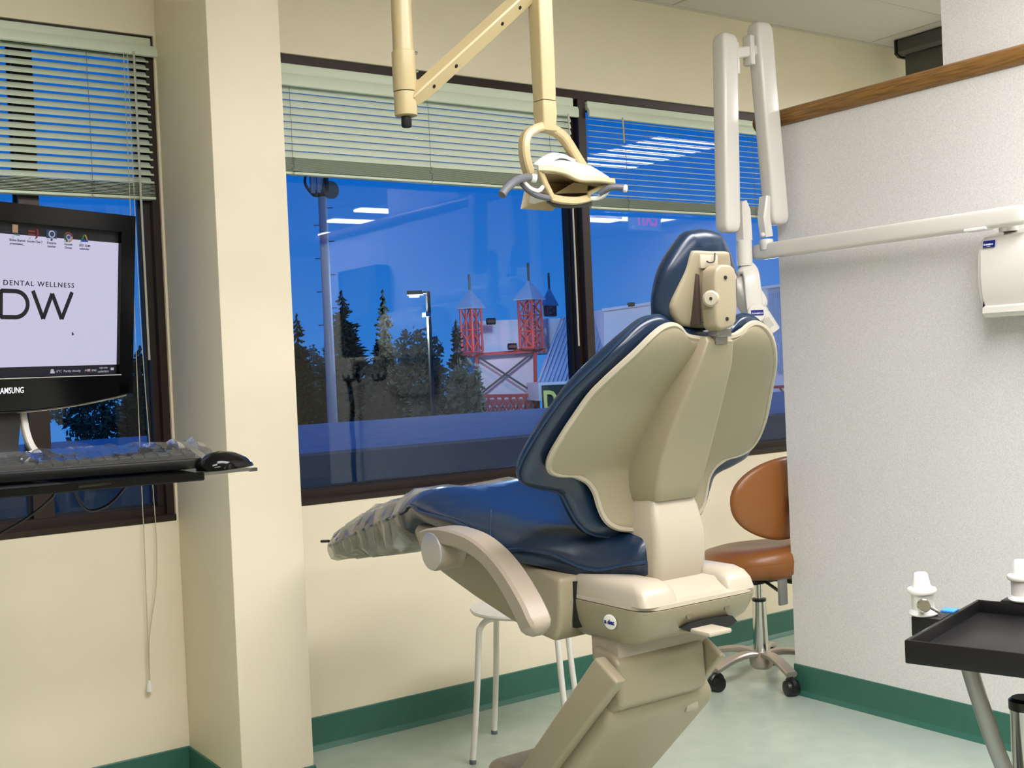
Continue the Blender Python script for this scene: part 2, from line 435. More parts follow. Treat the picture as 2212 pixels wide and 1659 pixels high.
# ------------------------------------------------------------------ windows
GY_ = YW+0.085
def window(name, x0, x1, mullions, label):
    w_ = thing(name, label, 'window', ((x0+x1)/2, YW+0.06, SILL), kind='structure')
    a, b = YW+0.012, YW+0.115
    fr = MB(); fr.box((x0, a, HEAD-0.032), (x1, b, HEAD)); fr.box((x0, a+0.03, HEAD-0.05), (x1, b, HEAD-0.03)); obj('head_frame', fr, 'bronze', w_)
    fr = MB(); fr.box((x0, a-0.016, SILL), (x1, b, SILL+0.020), 0.002, 1); fr.box((x0, a+0.028, SILL+0.018), (x1, b, SILL+0.044), 0.002, 1); obj('sill_frame', fr, 'bronze', w_)
    for s, x in ((1, x0), (-1, x1)):
        fr = MB(); q = sorted((x, x+s*0.022)); fr.box((q[0], a, SILL+0.02), (q[1], b, HEAD-0.032)); q = sorted((x+s*0.020, x+s*0.040)); fr.box((q[0], a+0.03, SILL+0.02), (q[1], b, HEAD-0.032)); obj('jamb', fr, 'bronze', w_)
    edges = [x0+0.04]+[v for m_ in mullions for v in (m_-0.028, m_+0.028)]+[x1-0.04]
    for m_ in mullions:
        fr = MB()
        if name != 'window_1': fr.box((m_-0.012, a-0.004, SILL+0.03), (m_+0.026, b, HEAD-0.03), 0.002, 1)
        fr.box((m_-0.028, a+0.03, SILL+0.03), (m_+0.028, b, HEAD-0.03)); obj('mullion', fr, 'bronze', w_)
    for i in range(0, len(edges), 2):
        p = obj('pane', MB().box((edges[i]-0.008, GY_-0.003, SILL+0.036), (edges[i+1]+0.008, GY_+0.003, HEAD-0.042)), 'glass', w_)
        g = MB()
        for lo, hi in (((edges[i], 0, SILL+0.044), (edges[i]+0.007, 0, HEAD-0.05)), ((edges[i+1]-0.007, 0, SILL+0.044), (edges[i+1], 0, HEAD-0.05)), ((edges[i], 0, SILL+0.044), (edges[i+1], 0, SILL+0.051))):
            g.box((lo[0], GY_-0.012, lo[2]), (hi[0], GY_-0.0035, hi[2]))
        obj('gasket', g, 'gasket', p)
    return w_
window('window_1', W1[0], W1[1], [ony(52, 300, YW+0.06).x], 'dark bronze window behind the computer monitor')
window('window_2', W2[0], W2[1], [2.776], 'wide dark bronze window with a mullion behind the dental chair')

# ------------------------------------------------------------------ blinds
def blind(x0, x1, z_val_top, z_val_bot, z_stack, z_bot, tilt, cords, wand_x, wand_z, label, nstack):
    yb = YW+0.014
    b = thing('venetian_blind', label, 'blind', ((x0+x1)/2, yb, z_val_top), 'aluminium venetian blinds')
    zm = z_val_bot+(z_val_top-z_val_bot)*0.48
    obj('headrail', MB().box((x0, yb-0.014, zm), (x1-0.006, yb+0.014, z_val_top), 0.004, 2), 'blind', b)
    obj('valance', MB().prism([(yb-0.026, z_val_bot), (yb-0.018, z_val_bot-0.002), (yb-0.012, zm-0.004), (yb-0.012, zm+0.006), (yb-0.020, zm+0.004), (yb-0.027, zm-0.008)], 'x', x0-0.002, x1+0.008), 'blind', b)
    def slat_mesh(ang):
        mb = MB(); rows = []
        c, s = math.cos(ang), math.sin(ang)
        for th in (0.00045, -0.00045):
            for x in (x0+0.004, x1-0.012):
                row = []
                for k in range(5):
                    t = -1+k*0.5; a = t*0.0125; h = 0.0022*(1-t*t)+th
                    row.append(V((x, yb+0.004+a*c-h*s, a*s+h*c)))
                rows.append(row)
        mb.grid(rows[:2]); mb.grid(rows[2:]); 
        mb.add([rows[0][0], rows[1][0], rows[3][0], rows[2][0]], [(0, 1, 2, 3)]); mb.add([rows[0][4], rows[1][4], rows[3][4], rows[2][4]], [(0, 1, 2, 3)])
        return mb
    z = z_val_bot+0.006; n = int((z-z_stack)/0.0215); pitch = (z-z_stack)/n
    sl = None
    for i in range(n):
        if sl is None:
            sl = obj('slat', slat_mesh(tilt), 'blind', b); sl.location = V((0, 0, z-pitch*0.5))-WORLD[b.name]*0
            for v in sl.data.vertices: pass
        else:
            c = sl.copy(); COL.objects.link(c); c.parent = b; c.location = (0, 0, z-pitch*(i+0.5))
    st = None; sp = (z_stack-z_bot-0.010)/nstack
    for i in range(nstack):
        if st is None:
            st = obj('stacked_slat', slat_mesh(-0.12), 'blind', b); st.location = (0, 0, z_stack-sp*(i+0.6))
        else:
            c = st.copy(); COL.objects.link(c); c.parent = b; c.location = (0, 0, z_stack-sp*(i+0.6))
    obj('bottom_rail', MB().box((x0+0.002, yb-0.010, z_bot), (x1-0.010, yb+0.018, z_bot+0.009), 0.003, 2), 'blind', b)
    for x in cords:
        obj('ladder_cord', MB().tube([(x, yb-0.0105, z_val_bot+0.004), (x+0.002, yb-0.0105, (z_val_bot+z_stack)/2), (x+0.001, yb-0.0105, z_stack)], 0.0008, 5), 'grey_handle', b)
        rnd = random.Random(int(x*1000)); pts = [(x+rnd.uniform(-0.006, 0.008), yb-0.013+rnd.uniform(-0.002, 0.001), z_stack-(z_stack-z_bot)*k/16) for k in range(18)]
        obj('gathered_cord', MB().tube(pts, 0.0009, 5), 'grey_handle', b)
    if wand_x is not None:
        obj('wand', MB().tube([(wand_x, yb-0.03, z_val_bot+0.006), (wand_x+0.0, yb-0.032, (z_val_bot+wand_z)/2), (wand_x+0.002, yb-0.030, wand_z)], 0.0035, 8), 'wand', b)
    return b
b1 = blind(-0.86, 1.150, 2.228, 2.172, 1.796, 1.748, 0.85, (0.01, 0.955), 1.087, 1.27, 'half open sage venetian blind above the computer monitor', 9)
b2 = blind(1.430, 2.745, 2.204, 2.132, 1.905, 1.850, 1.18, (1.585, 2.10, 2.62), 2.70, 1.27, 'closed sage venetian blind behind the dental light', 14)
b3 = blind(2.806, 4.34, 2.200, 2.140, 1.838, 1.792, 0.225, (2.99, 3.70), 2.965, 2.05, 'open sage venetian blind right of the mullion', 9)
# pull cord of the left blind
yb = YW-0.022
obj('pull_cord', MB().tube(spline([(1.055, yb, 2.17), (1.052, yb, 1.6), (1.047, yb, 1.0), (1.046, yb, 0.75), (1.044, yb, 0.55), (1.041, yb, 0.33)]), 0.0013, 6), 'cord', b1)
obj('pull_cord', MB().tube(spline([(1.066, yb, 2.17), (1.067, yb, 1.4), (1.078, yb, 0.95), (1.082, yb, 0.74), (1.074, yb, 0.60), (1.048, yb, 0.46), (1.0425, yb, 0.33)]), 0.0013, 6), 'cord', b1)
tsl = obj('tassel', MB().lathe([(0.002, 0.032), (0.005, 0.026), (0.009, 0.004), (0.009, 0.0)], (1.041, yb, 0.298), 14), 'white_plastic', b1)

# ------------------------------------------------------------------ dental chair
XC = 1.6
ch = thing('dental_chair', 'ivory and navy blue dental chair raised and facing the window', 'dental chair', (XC, 2.1, 0))
YB_Z = smooth_tab([(0.83, 1.795), (0.865, 1.80), (0.90, 1.806), (0.95, 1.807), (0.986, 1.802), (1.0, 1.796), (1.025, 1.779), (1.065, 1.75), (1.104, 1.724), (1.142, 1.698), (1.167, 1.676), (1.192, 1.654), (1.219, 1.633), (1.243, 1.620), (1.27, 1.612), (1.30, 1.606)])
def back_surf(dy, wrap=0.0):
    def f(u, z):
        y = YB_Z(z); s = (YB_Z(z+0.01)-YB_Z(z-0.01))/0.02
        n = V((0, 1, -s)).normalized()
        return V((XC+u, y+dy+wrap*u*u, z)), n
    return f
def sym(half, n=5):
    """half outline from top centre down the right side to bottom centre -> smooth closed loop"""
    pts = [(u, 0, z) for u, z in half]; loop = pts+[(-u, 0, z) for u, _, z in reversed(pts) if u > 1e-6]
    L = [V(p) for p in loop]; N = len(L); out = []
    for i in range(N):
        a, b, c, d = L[i-1], L[i], L[(i+1) % N], L[(i+2) % N]
        for k in range(n):
            t = k/n; q = 0.5*((2*b)+(c-a)*t+(2*a-5*b+4*c-d)*t*t+(3*b-a-3*c+d)*t**3); out.append((q.x, q.z))
    return out
panel = sym([(0.0, 1.238), (0.04, 1.240), (0.072, 1.246), (0.092, 1.260), (0.112, 1.266), (0.137, 1.260), (0.162, 1.243), (0.186, 1.219), (0.211, 1.192), (0.231, 1.167), (0.247, 1.142), (0.264, 1.104), (0.279, 1.065), (0.287, 1.025), (0.277, 1.001), (0.250, 0.990), (0.217, 0.986), (0.194, 0.978), (0.173, 0.966), (0.157, 0.945), (0.147, 0.914), (0.134, 0.888), (0.112, 0.872), (0.08, 0.864), (0.04, 0.861), (0.0, 0.861)], 4)
cush = sym([(0.0, 1.262), (0.05, 1.264), (0.08, 1.272), (0.10, 1.283), (0.12, 1.286), (0.145, 1.280), (0.169, 1.266), (0.200, 1.238), (0.235, 1.198), (0.258, 1.168), (0.277, 1.138), (0.296, 1.099), (0.312, 1.055), (0.319, 1.015), (0.316, 0.993), (0.302, 0.976), (0.261, 0.962), (0.230, 0.954), (0.207, 0.942), (0.192, 0.915), (0.174, 0.884), (0.150, 0.862), (0.108, 0.849), (0.06, 0.845), (0.0, 0.845)], 4)
skel = lambda u, z: (0.0, max(0.905, min(1.20, z)))
cu_ = obj('back_cushion', MB().pad(cush, skel, back_surf(0.034), 0.050, 0.022, 9, 3.2), 'navy', ch, 1.2)
sf = back_surf(0.034)
def rim_tube(out, f, r, k=1.004): 
    pts = []
    for u, z in out+out[:1]:
        p, n = f(u*k, z); pts.append(p)
    return MB().tube(pts, r, 6, False)
obj('piping', rim_tube(cush, sf, 0.0035), 'navy_pipe', cu_)
pn = obj('back_shell', MB().pad(panel, skel, back_surf(0.0), 0.010, 0.012, 8, 5.0), 'ivory', ch, 1.2)
# raised lip round the shell
obj('shell_rim', rim_tube(panel, back_surf(-0.004), 0.0065, 0.985), 'ivory_light', pn)
# spine cover
def rrect(cx, y0, y1, hw0, hw1, z, r=0.012, n=5):
    """ring in the xy plane, wide hw0 at y0 (rear) and hw1 at y1 (front)"""
    c = [(-hw0, y0, 0), (hw0, y0, 1), (hw1, y1, 2), (-hw1, y1, 3)]; out = []
    for x, y, q in c:
        sx = 1 if x > 0 else -1; sy = 1 if y == max(y0, y1) else -1
        for k in range(n):
            a = {0: math.pi, 1: 1.5*math.pi, 2: 0, 3: 0.5*math.pi}[q]+(math.pi/2)*k/(n-1)
            out.append(V((cx+x-sx*r+r*math.cos(a), y-sy*r+r*math.sin(a), z)))
    return out
rings = []
for z, yr, hw, r in ((1.244, 1.610, 0.030, 0.003), (1.242, 1.600, 0.038, 0.005), (1.232, 1.592, 0.042, 0.007), (1.19, 1.607, 0.053, 0.008), (1.13, 1.638, 0.064, 0.010), (1.06, 1.674, 0.073, 0.011), (1.0, 1.702, 0.077, 0.012), (0.95, 1.720, 0.073, 0.012), (0.925, 1.730, 0.067, 0.011), (0.921, 1.734, 0.064, 0.009)):
    rings.append(rrect(XC, yr, max(YB_Z(z)+0.004, yr+2*r+0.002), hw*0.86, hw, z, r))
obj('spine_cover', MB().loft(rings), 'ivory', ch, 0.7)
# lower back post
rings = []
for z, yr, hw, dep in ((0.935, 1.745, 0.058, 0.075), (0.905, 1.733, 0.066, 0.09), (0.86, 1.722, 0.071, 0.105), (0.81, 1.722, 0.073, 0.11), (0.77, 1.730, 0.070, 0.11), (0.735, 1.742, 0.064, 0.10)):
    rings.append(rrect(XC, yr, yr+dep, hw*0.95, hw, z, 0.016))
obj('back_post', MB().loft(rings), 'ivory_light', ch, 0.9)
# headrest
hr = sym([(0.0, 1.451), (0.032, 1.447), (0.046, 1.441), (0.064, 1.422), (0.082, 1.398), (0.097, 1.370), (0.104, 1.34), (0.106, 1.312), (0.102, 1.283), (0.090, 1.268), (0.066, 1.257), (0.03, 1.250), (0.0, 1.248)], 5)
hs = sym([(0.0, 1.408), (0.040, 1.408), (0.050, 1.402), (0.060, 1.372), (0.076, 1.335), (0.085, 1.312), (0.086, 1.298), (0.078, 1.281), (0.058, 1.266), (0.0, 1.260)], 5)
def head_surf(dy):
    def f(u, z): return V((XC+u, 1.640+dy-0.20*(z-1.31)+0.4*u*u, z)), V((0, 1, 0.2)).normalized()
    return f
hsk = lambda u, z: (0.0, max(1.32, min(1.38, z)))
hc = obj('headrest_cushion', MB().pad(hr, hsk, head_surf(0.016), 0.040, 0.030, 9, 2.4), 'navy', ch, 1.2)
hd = obj('headrest_shell', MB().pad(hs, hsk, head_surf(-0.006), 0.010, 0.012, 7, 5.0), 'ivory', ch, 1.2)
bx = MB()
XH = XC-0.005
bxp = [(-0.030, 1.352), (-0.026, 1.368), (-0.012, 1.377), (0.012, 1.377), (0.024, 1.370), (0.028, 1.356), (0.026, 1.290), (0.022, 1.268), (0.012, 1.258), (-0.020, 1.252), (-0.030, 1.260), (-0.032, 1.290)]
bx.prism([(XH+a, b) for a, b in bxp], 'y', 1.566, 1.606, 0.006, 3)
obj('headrest_bracket', bx, 'ivory', ch, 0.7)
obj('bracket_base', MB().box((XH-0.022, 1.60, 1.27), (XH+0.022, 1.632, 1.37), 0.004, 2), 'ivory', ch, 0.7)
obj('bracket_slot', MB().box((XH-0.036, 1.612, 1.266), (XH-0.026, 1.634, 1.376)), 'slot', ch)
kn0 = V((XH-0.031, 1.578, 1.313)); knn = V((-0.75, -0.66, 0.0))
obj('adjusting_knob', MB().lathe([(0.0158, -0.006), (0.0158, 0.004), (0.012, 0.008), (0.0, 0.009)], kn0, 24, knn), 'ivory_light', ch)
obj('knob_screw', MB().lathe([(0.003, 0), (0.003, 0.010), (0, 0.0105)], kn0, 10, knn), 'dark', ch)
obj('release_lever', MB().box((XH+0.022, 1.59, 1.338), (XH+0.040, 1.602, 1.352), 0.005, 3).lathe([(0.009, -0.006), (0.012, 0), (0.009, 0.006)], (XH+0.042, 1.596, 1.356), 16, (0, 1, 0)), 'ivory_light', ch)
for z in (1.352, 1.274):
    for a in (-0.004,): obj('bracket_screw', MB().lathe([(0.0036, 0.0), (0.0036, 0.003), (0, 0.0035)], (XH+a, 1.567, z), 12, (0, -1, 0)), 'dark', ch)
obj('headrest_hanger', MB().box((XH-0.030, 1.603, 1.372), (XH+0.018, 1.625, 1.400), 0.004, 2), 'ivory_light', hd)
obj('pull_cord', MB().tube(spline([(XH-0.016, 1.601, 1.386), (XH-0.012, 1.597, 1.383), (XH, 1.597, 1.386), (XH+0.008, 1.602, 1.402)], 4), 0.0014, 6), 'dark', hd)
obj('headrest_post', MB().box((XC-0.017, 1.588, 1.228), (XC+0.014, 1.600, 1.262), 0.001, 1), 'steel', ch)
obj('glide_clamp', MB().box((XC-0.021, 1.580, 1.241), (XC+0.018, 1.606, 1.257), 0.002, 1), 'steel', ch)

# seat
W_ = smooth_tab([(1.750, 0.060), (1.755, 0.080), (1.765, 0.092), (1.787, 0.102), (1.815, 0.120), (1.837, 0.137), (1.859, 0.154), (1.878, 0.169), (1.905, 0.190), (1.933, 0.211), (1.962, 0.230), (2.0, 0.241), (2.05, 0.242), (2.30, 0.242), (2.40, 0.236), (2.47, 0.214), (2.56, 0.202), (2.80, 0.200), (2.93, 0.192), (2.97, 0.168), (2.988, 0.12)])
ZP = smooth_tab([(1.72, 0.806), (1.787, 0.795), (1.815, 0.787), (1.837, 0.784), (1.859, 0.790), (1.878, 0.800), (1.905, 0.815), (1.933, 0.822), (1.962, 0.825), (2.025, 0.818), (2.08, 0.834), (2.12, 0.849), (2.173, 0.862), (2.243, 0.868), (2.35, 0.874), (2.40, 0.888), (2.44, 0.872), (2.536, 0.846), (2.70, 0.800), (2.85, 0.755), (2.97, 0.722), (3.0, 0.715)])
ZB = smooth_tab([(1.72, 0.774), (1.795, 0.763), (1.856, 0.756), (1.876, 0.760), (1.921, 0.775), (1.972, 0.787), (2.12, 0.803), (2.32, 0.838), (2.42, 0.842), (2.47, 0.815), (2.54, 0.785), (2.70, 0.742), (2.85, 0.712), (2.97, 0.694), (3.0, 0.70)])
ZT = smooth_tab([(1.716, 0.838), (1.76, 0.852), (1.84, 0.862), (1.95, 0.868), (2.10, 0.880), (2.25, 0.898), (2.36, 0.914), (2.42, 0.918), (2.48, 0.910), (2.56, 0.888), (2.70, 0.855), (2.83, 0.815), (2.93, 0.775), (2.975, 0.744), (3.0, 0.725)])
def seat_ring(y, grow=0.0, rnd=None):
    w_, zp, zb, zt = W_(y)+grow, ZP(y), ZB(y)-grow, ZT(y)+grow
    rise = zt-zp
    hf = [(0.0, zt-0.006), (0.30*w_, zt-0.004), (0.55*w_, zt), (0.74*w_, zt-0.10*rise), (0.87*w_, zp+0.62*rise), (0.96*w_, zp+0.25*rise), (w_, zp), (w_-0.004, zp-0.30*(zp-zb)), (w_-0.010, zb+0.25*(zp-zb)), (w_-0.035, zb), (0.4*w_, zb-0.002), (0.0, zb-0.002)]
    ring = hf+[(-a, b) for a, b in reversed(hf[1:-1])]
    if rnd: ring = [(a*(1+rnd.uniform(-0.012, 0.025)), b+rnd.uniform(-0.005, 0.006)) for a, b in ring]
    return [V((XC+a, y, b)) for a, b in ring]
st_y = [1.750, 1.753, 1.758, 1.766, 1.775, 1.785, 1.797, 1.81]+[1.82+0.015*i for i in range(12)]+[2.0+0.03*i for i in range(32)]+[2.945, 2.96, 2.972, 2.982, 2.988]
st_y = sorted(set(y for y in st_y if y <= 2.99))
se = obj('seat_cushion', MB().loft([seat_ring(y) for y in st_y]), 'navy', ch, 1.3)
for s in (-1, 1):
    obj('piping', MB().tube([(XC+s*(W_(y)+0.001), y, ZP(y)) for y in st_y if y > 1.752 and y < 2.98], 0.0042, 6), 'navy_pipe', se)
for s in (-1, 1):
    sm_ = []
    for k in range(7):
        t = k/6; y = 2.06+0.10*t; f_ = 0.985-0.30*t
        w_, zp, zt = W_(y), ZP(y), ZT(y); rise = zt-zp
        z = lerp_tab([(0.55, zt), (0.74, zt-0.10*rise), (0.87, zp+0.62*rise), (0.96, zp+0.25*rise), (1.0, zp)], f_)
        sm_.append((XC+s*w_*f_, y, z+0.0005))
    obj('stitched_seam', MB().tube(sm_, 0.0016, 6), 'navy_pipe', se)
rnd = random.Random(5)
cov_y = [2.50+0.013*i for i in range(39)]
cv = MB()
rr_ = []
for i, y in enumerate(cov_y):
    yy = min(y, 2.987); g = 0.006+0.005*math.sin(i*1.9)
    r_ = seat_ring(yy, g, rnd)
    if y > 2.987: r_ = [V((p.x, y-0.0, p.z)) for p in r_]
    # slack film hangs below the foot section towards the knee
    r_ = [V((p.x, p.y, p.z-(0.020*(2.80-yy)/0.3 if (p.z < ZB(yy)+0.006 and yy < 2.80) else 0))) for p in r_]
    rr_.append(r_)
cv.loft(rr_, True)
obj('clear_toe_cover', cv, 'wrap', ch, 0.35)
obj('toe_cover_tie', MB().tube([(XC-0.17, 2.985, 0.735), (XC-0.178, 3.02, 0.732)], 0.004, 6), 'black', ch)
# seat shell under the cushion
sh = [(2.425, 0.836), (2.45, 0.818), (2.42, 0.776), (2.33, 0.730), (2.19, 0.692), (2.05, 0.660), (1.97, 0.648), (1.893, 0.640), (1.876, 0.668), (1.868, 0.72), (1.867, 0.772), (1.98, 0.788), (2.12, 0.802), (2.32, 0.836)]
obj('shell_joint', MB().box((XC-0.1712, 1.8615, 0.668), (XC+0.147, 1.874, 0.762)), 'dark', ch)
obj('seat_shell', MB().prism(sh, 'x', XC-0.205, XC+0.205, 0.010, 3), 'ivory', ch, 0.9)
# armrest
arm_path = spline([(0, 2.075, 0.860), (0, 2.045, 0.866), (0, 2.00, 0.869), (0, 1.95, 0.868), (0, 1.89, 0.860), (0, 1.835, 0.840), (0, 1.785, 0.808), (0, 1.742, 0.768), (0, 1.718, 0.738), (0, 1.704, 0.716)], 3)
AK = 1.285/1.2
arm_path = [V((0, p.y*AK, 1.2-(1.2-p.z)*AK)) for p in arm_path]
arm_h = [0.026+0.010*min(1, i/6)+0.010*max(0, min(1, (i-14)/8)) for i in range(len(arm_path))]
arm_h[-1] = 0.018; arm_h[-2] = 0.038; arm_h[-3] = 0.048
arm_w = [0.056]*len(arm_path); arm_w[-1] = 0.026; arm_w[-2] = 0.045; arm_w[-3] = 0.053
for s, nm in ((-1, 'armrest'), (1, 'armrest')):
    xa, xb = sorted((XC+s*0.318, XC+s*0.262))
    am = MB().bar([V(((xa+xb)/2, p.y, p.z)) for p in arm_path], arm_w, arm_h, (0, -0.3, 1), 0.14)
    am.lathe([(0.0, 0.0), (0.042, 0.0), (0.043, 0.006), (0.043, 0.060), (0.032, 0.072), (0.022, 0.076), (0.022, 0.13), (0, 0.13)], (XC+s*0.317, 2.172, 0.810), 28, (-s, 0, 0))
    if s < 0:
        a_ = obj(nm, am, 'taupe', ch, 0.65)
        obj('hub_cap', MB().lathe([(0.041, 0.0), (0.0405, 0.004), (0.033, 0.006), (0, 0.0065)], (XC+s*0.317, 2.172, 0.810), 32, (s, 0, 0)), 'silver', a_)
# drive housing below the seat, rear half
HX = XC-0.012
rings = [rrect(HX, y0, 1.93, h, h, z, r) for z, y0, h, r in ((0.640, 1.775, 0.100, 0.02), (0.648, 1.735, 0.125, 0.03), (0.662, 1.70, 0.142, 0.04), (0.685, 1.668, 0.152, 0.045), (0.712, 1.652, 0.157, 0.045), (0.727, 1.648, 0.158, 0.045))]
hs_ = obj('drive_housing', MB().loft(rings), 'ivory', ch, 0.7)
rings = [rrect(HX, y0, 1.93, h, h, z, r) for z, y0, h, r in ((0.7285, 1.651, 0.156, 0.045), (0.736, 1.652, 0.155, 0.045), (0.740, 1.664, 0.150, 0.04))]
lid = MB().loft(rings)
for a, b in ((HX-0.155, HX-0.060), (HX+0.070, HX+0.150)):
    mid = (a+b)/2; h = (b-a)/2
    rg = [rrect(mid, y0, 1.90, h-q, h-q, z, 0.022) for z, y0, q in ((0.735, 1.653, 0.0), (0.755, 1.660, 0.002), (0.768, 1.672, 0.006), (0.776, 1.690, 0.014))]
    lid.loft(rg)
lid.prism([(1.66, 0.736), (1.70, 0.762), (1.80, 0.764), (1.80, 0.736)], 'x', HX-0.07, HX+0.08)
obj('housing_lid', lid, 'ivory_light', ch, 0.7)
bd = obj('maker_badge', MB().lathe([(0.0145, 0.0), (0.0145, 0.0015), (0.013, 0.002), (0, 0.002)], (HX-0.157, 1.755, 0.697), 28, (-1, 0, 0)), 'white_plastic', hs_)
for v in bd.data.vertices: v.co.y = (v.co.y+WORLD[ch.name].y-1.755)*1.30+1.755-WORLD[ch.name].y
text('badge_lettering', 'a dec', 0.0125, (HX-0.1596, 1.7705, 0.6930), (0, -1, 0), (0, 0, 1), 'label_blue', hs_, width=0.030, bold=0.0004)
obj('vent_slot', MB().prism([(1.53, 0.684), (1.545, 0.690), (1.585, 0.692), (1.66, 0.688), (1.672, 0.676), (1.655, 0.668), (1.60, 0.670), (1.55, 0.672)], 'y', 1.652, 1.672), 'dark', hs_)
for x in (1.545, 1.648): obj('screw_recess', MB().lathe([(0.0065, -0.004), (0.0065, 0.0012), (0, 0.0014)], (x, 1.655, 0.706), 14, (0, -1, -0.1)), 'recess', hs_)  # flat discs, the shade of the notches put into their darker colour
obj('stop_plate_lever', MB().box((1.545, 1.60, 0.672), (1.605, 1.69, 0.681), 0.003, 2), 'ivory_light', ch)
# lift
obj('lift_head', MB().prism([(1.752, 0.526), (1.756, 0.612), (1.775, 0.626), (1.835, 0.634), (1.835, 0.50), (1.79, 0.505)], 'x', 1.445, 1.682, 0.010, 3), 'ivory', ch, 0.8)
obj('lift_neck', MB().box((1.455, 1.765, 0.60), (1.70, 1.85, 0.66), 0.006, 2), 'taupe', ch)
fl = [(1.716, 0.590), (1.781, 0.627), (2.02, 0.377), (2.24, 0.15), (2.15, 0.13), (1.936, 0.368)]
for xa, xb in ((1.408, 1.436), (1.684, 1.704)):
    obj('link_cover', MB().prism(fl, 'x', xa, xb, 0.006, 3), 'ivory', ch, 0.8)
obj('link_web', MB().prism([(1.81, 0.57), (2.0, 0.385), (2.2, 0.17), (2.16, 0.16), (1.95, 0.37), (1.79, 0.54)], 'x', 1.436, 1.684), 'ivory', ch, 0.8)
rlk = [(1.778, 0.500), (1.790, 0.474), (2.10, 0.165), (2.16, 0.08), (2.24, 0.10), (2.20, 0.20), (1.90, 0.52), (1.80, 0.53)]
obj('rear_link_cover', MB().prism(rlk, 'x', 1.438, 1.728, 0.016, 4), 'ivory', ch, 0.8)
obj('hinge_pin', MB().lathe([(0.013, 0), (0.013, 0.028), (0.0, 0.03)], (1.655, 1.80, 0.478), 16, (1, -0.2, 0)), 'ivory_light', ch)
obj('pump_cover', MB().box((1.49, 2.08, 0.02), (1.71, 2.33, 0.272), 0.03, 4), 'ivory', ch, 0.8)
obj('floor_plate', MB().box((1.32, 1.80, 0.0), (1.88, 2.80, 0.035), 0.012, 3), 'ivory', ch, 0.8)

# ------------------------------------------------------------------ dental light
YL = 2.2
dl = thing('dental_light', 'cream ceiling mounted dental operatory light above the chair', 'dental light', (1.345, 2.3, CEIL))
pc = ony(872, 150, 2.3); PX = pc.x+0.001
pl_ = MB().lathe([(0.0235, ony(873, 112, 2.3).z), (0.0235, CEIL)], (PX, 2.3, 0), 24); obj('pole', pl_, 'lamp_cream', dl)
z0, z1, z2 = ony(876, 250, 2.3).z, ony(876, 200, 2.3).z, ony(873, 112, 2.3).z
obj('collar', MB().lathe([(0.0265, z1+0.0015), (0.0270, z1+0.003), (0.0270, z2-0.002), (0.0255, z2), (0.022, z2)], (PX, 2.3, 0), 24), 'lamp_cream', dl)
obj('pivot_sleeve', MB().lathe([(0.020, z0-0.002), (0.0255, z0), (0.0262, z0+0.004), (0.0262, z1-0.001)], (PX, 2.3, 0), 24), 'lamp_cream', dl)
obj('end_plug', MB().lathe([(0.010, z0-0.026), (0.012, z0-0.022), (0.012, z0)], (PX, 2.3, 0), 16), 'black', dl)
obj('ceiling_flange', MB().lathe([(0.075, CEIL-0.014), (0.075, CEIL-0.005), (0.05, CEIL-0.02)], (PX, 2.3, 0), 24), 'lamp_cream', dl)
for k, zz in enumerate((ony(884, 118, 2.3).z, ony(884, 157, 2.3).z)):
    obj('collar_screw', MB().lathe([(0.0035, 0.0), (0.0035, 0.006), (0, 0.007)], (PX+0.020, 2.283, zz), 10, (0.75, -0.65, 0)), 'chrome', dl)
lk = ony(1172, 100, YL)
LX = lk.x
A0 = V((PX+0.012, 2.29, z0+0.036)); A1 = V((LX, YL, ony(1172, -36, YL).z))
adir = (A1-A0).normalized(); aup = V((0, 0, 1))
ncam = V((-0.5, -0.8, -0.3)); ncam = (ncam-adir*ncam.dot(adir)).normalized(); nlow = adir.cross(ncam)
if nlow.z > 0: nlow = -nlow
f1 = (ncam*0.78+nlow*0.62).normalized(); f2 = (ncam*0.62-nlow*0.78).normalized()
obj('balance_arm', MB().bar([A0, A0+adir*0.03, A1], [0.030, 0.038, 0.038], [0.026, 0.034, 0.034], f1, 0.10), 'lamp_cream', dl, 0.3)
for t in (0.13, 0.30, 0.66, 0.80):
    p = A0.lerp(A1, t)
    obj('arm_plug', MB().lathe([(0.0045, -0.005), (0.0045, 0.0008), (0, 0.001)], p+f1*0.017, 12, f1), 'dark', dl)
zt, zb_ = ony(1172, -60, YL).z, ony(1170, 218, YL).z
def link_ring(z, wx, wy): return rrect(LX, YL-wy, YL+wy, wx*0.9, wx, z, 0.006)
obj('drop_link', MB().loft([link_ring(zt, 0.024, 0.022), link_ring(zb_+0.06, 0.0235, 0.021), link_ring(zb_, 0.0225, 0.020)]), 'lamp_cream', dl, 0.5)
zn = ony(1170, 266, YL).z
obj('neck', MB().loft([link_ring(zb_-0.002, 0.0225, 0.020), link_ring(zb_-0.03, 0.0235, 0.021), link_ring(zn, 0.0215, 0.019), link_ring(zn-0.018, 0.026, 0.016)]), 'lamp_cream', dl, 0.5)
# yoke: two arms from the neck to the head pivots
def lp(px, py, y): return ony(px, py, y)
c7 = lambda a, b: (1070+a/6.913, 230+b/6.913)
def L7(a, b, y): return ony(*c7(a, b), y)
yl = spline([L7(700, 300, 2.20), L7(560, 350, 2.195), L7(460, 440, 2.19), L7(430, 600, 2.185), L7(450, 800, 2.185), L7(500, 980, 2.19), L7(560, 1110, 2.19)], 5)
obj('yoke', MB().bar(yl, 0.020, 0.030, (0.15, 1, 0), 0.2), 'lamp_cream', dl, 0.5)
yr = spline([L7(720, 300, 2.21), L7(860, 350, 2.215), L7(1000, 450, 2.22), L7(1110, 600, 2.225), L7(1230, 800, 2.23), L7(1350, 980, 2.235), L7(1480, 1150, 2.24)], 5)
obj('yoke', MB().bar(yr, 0.020, 0.030, (0.15, 1, 0), 0.2), 'lamp_cream', dl, 0.5)
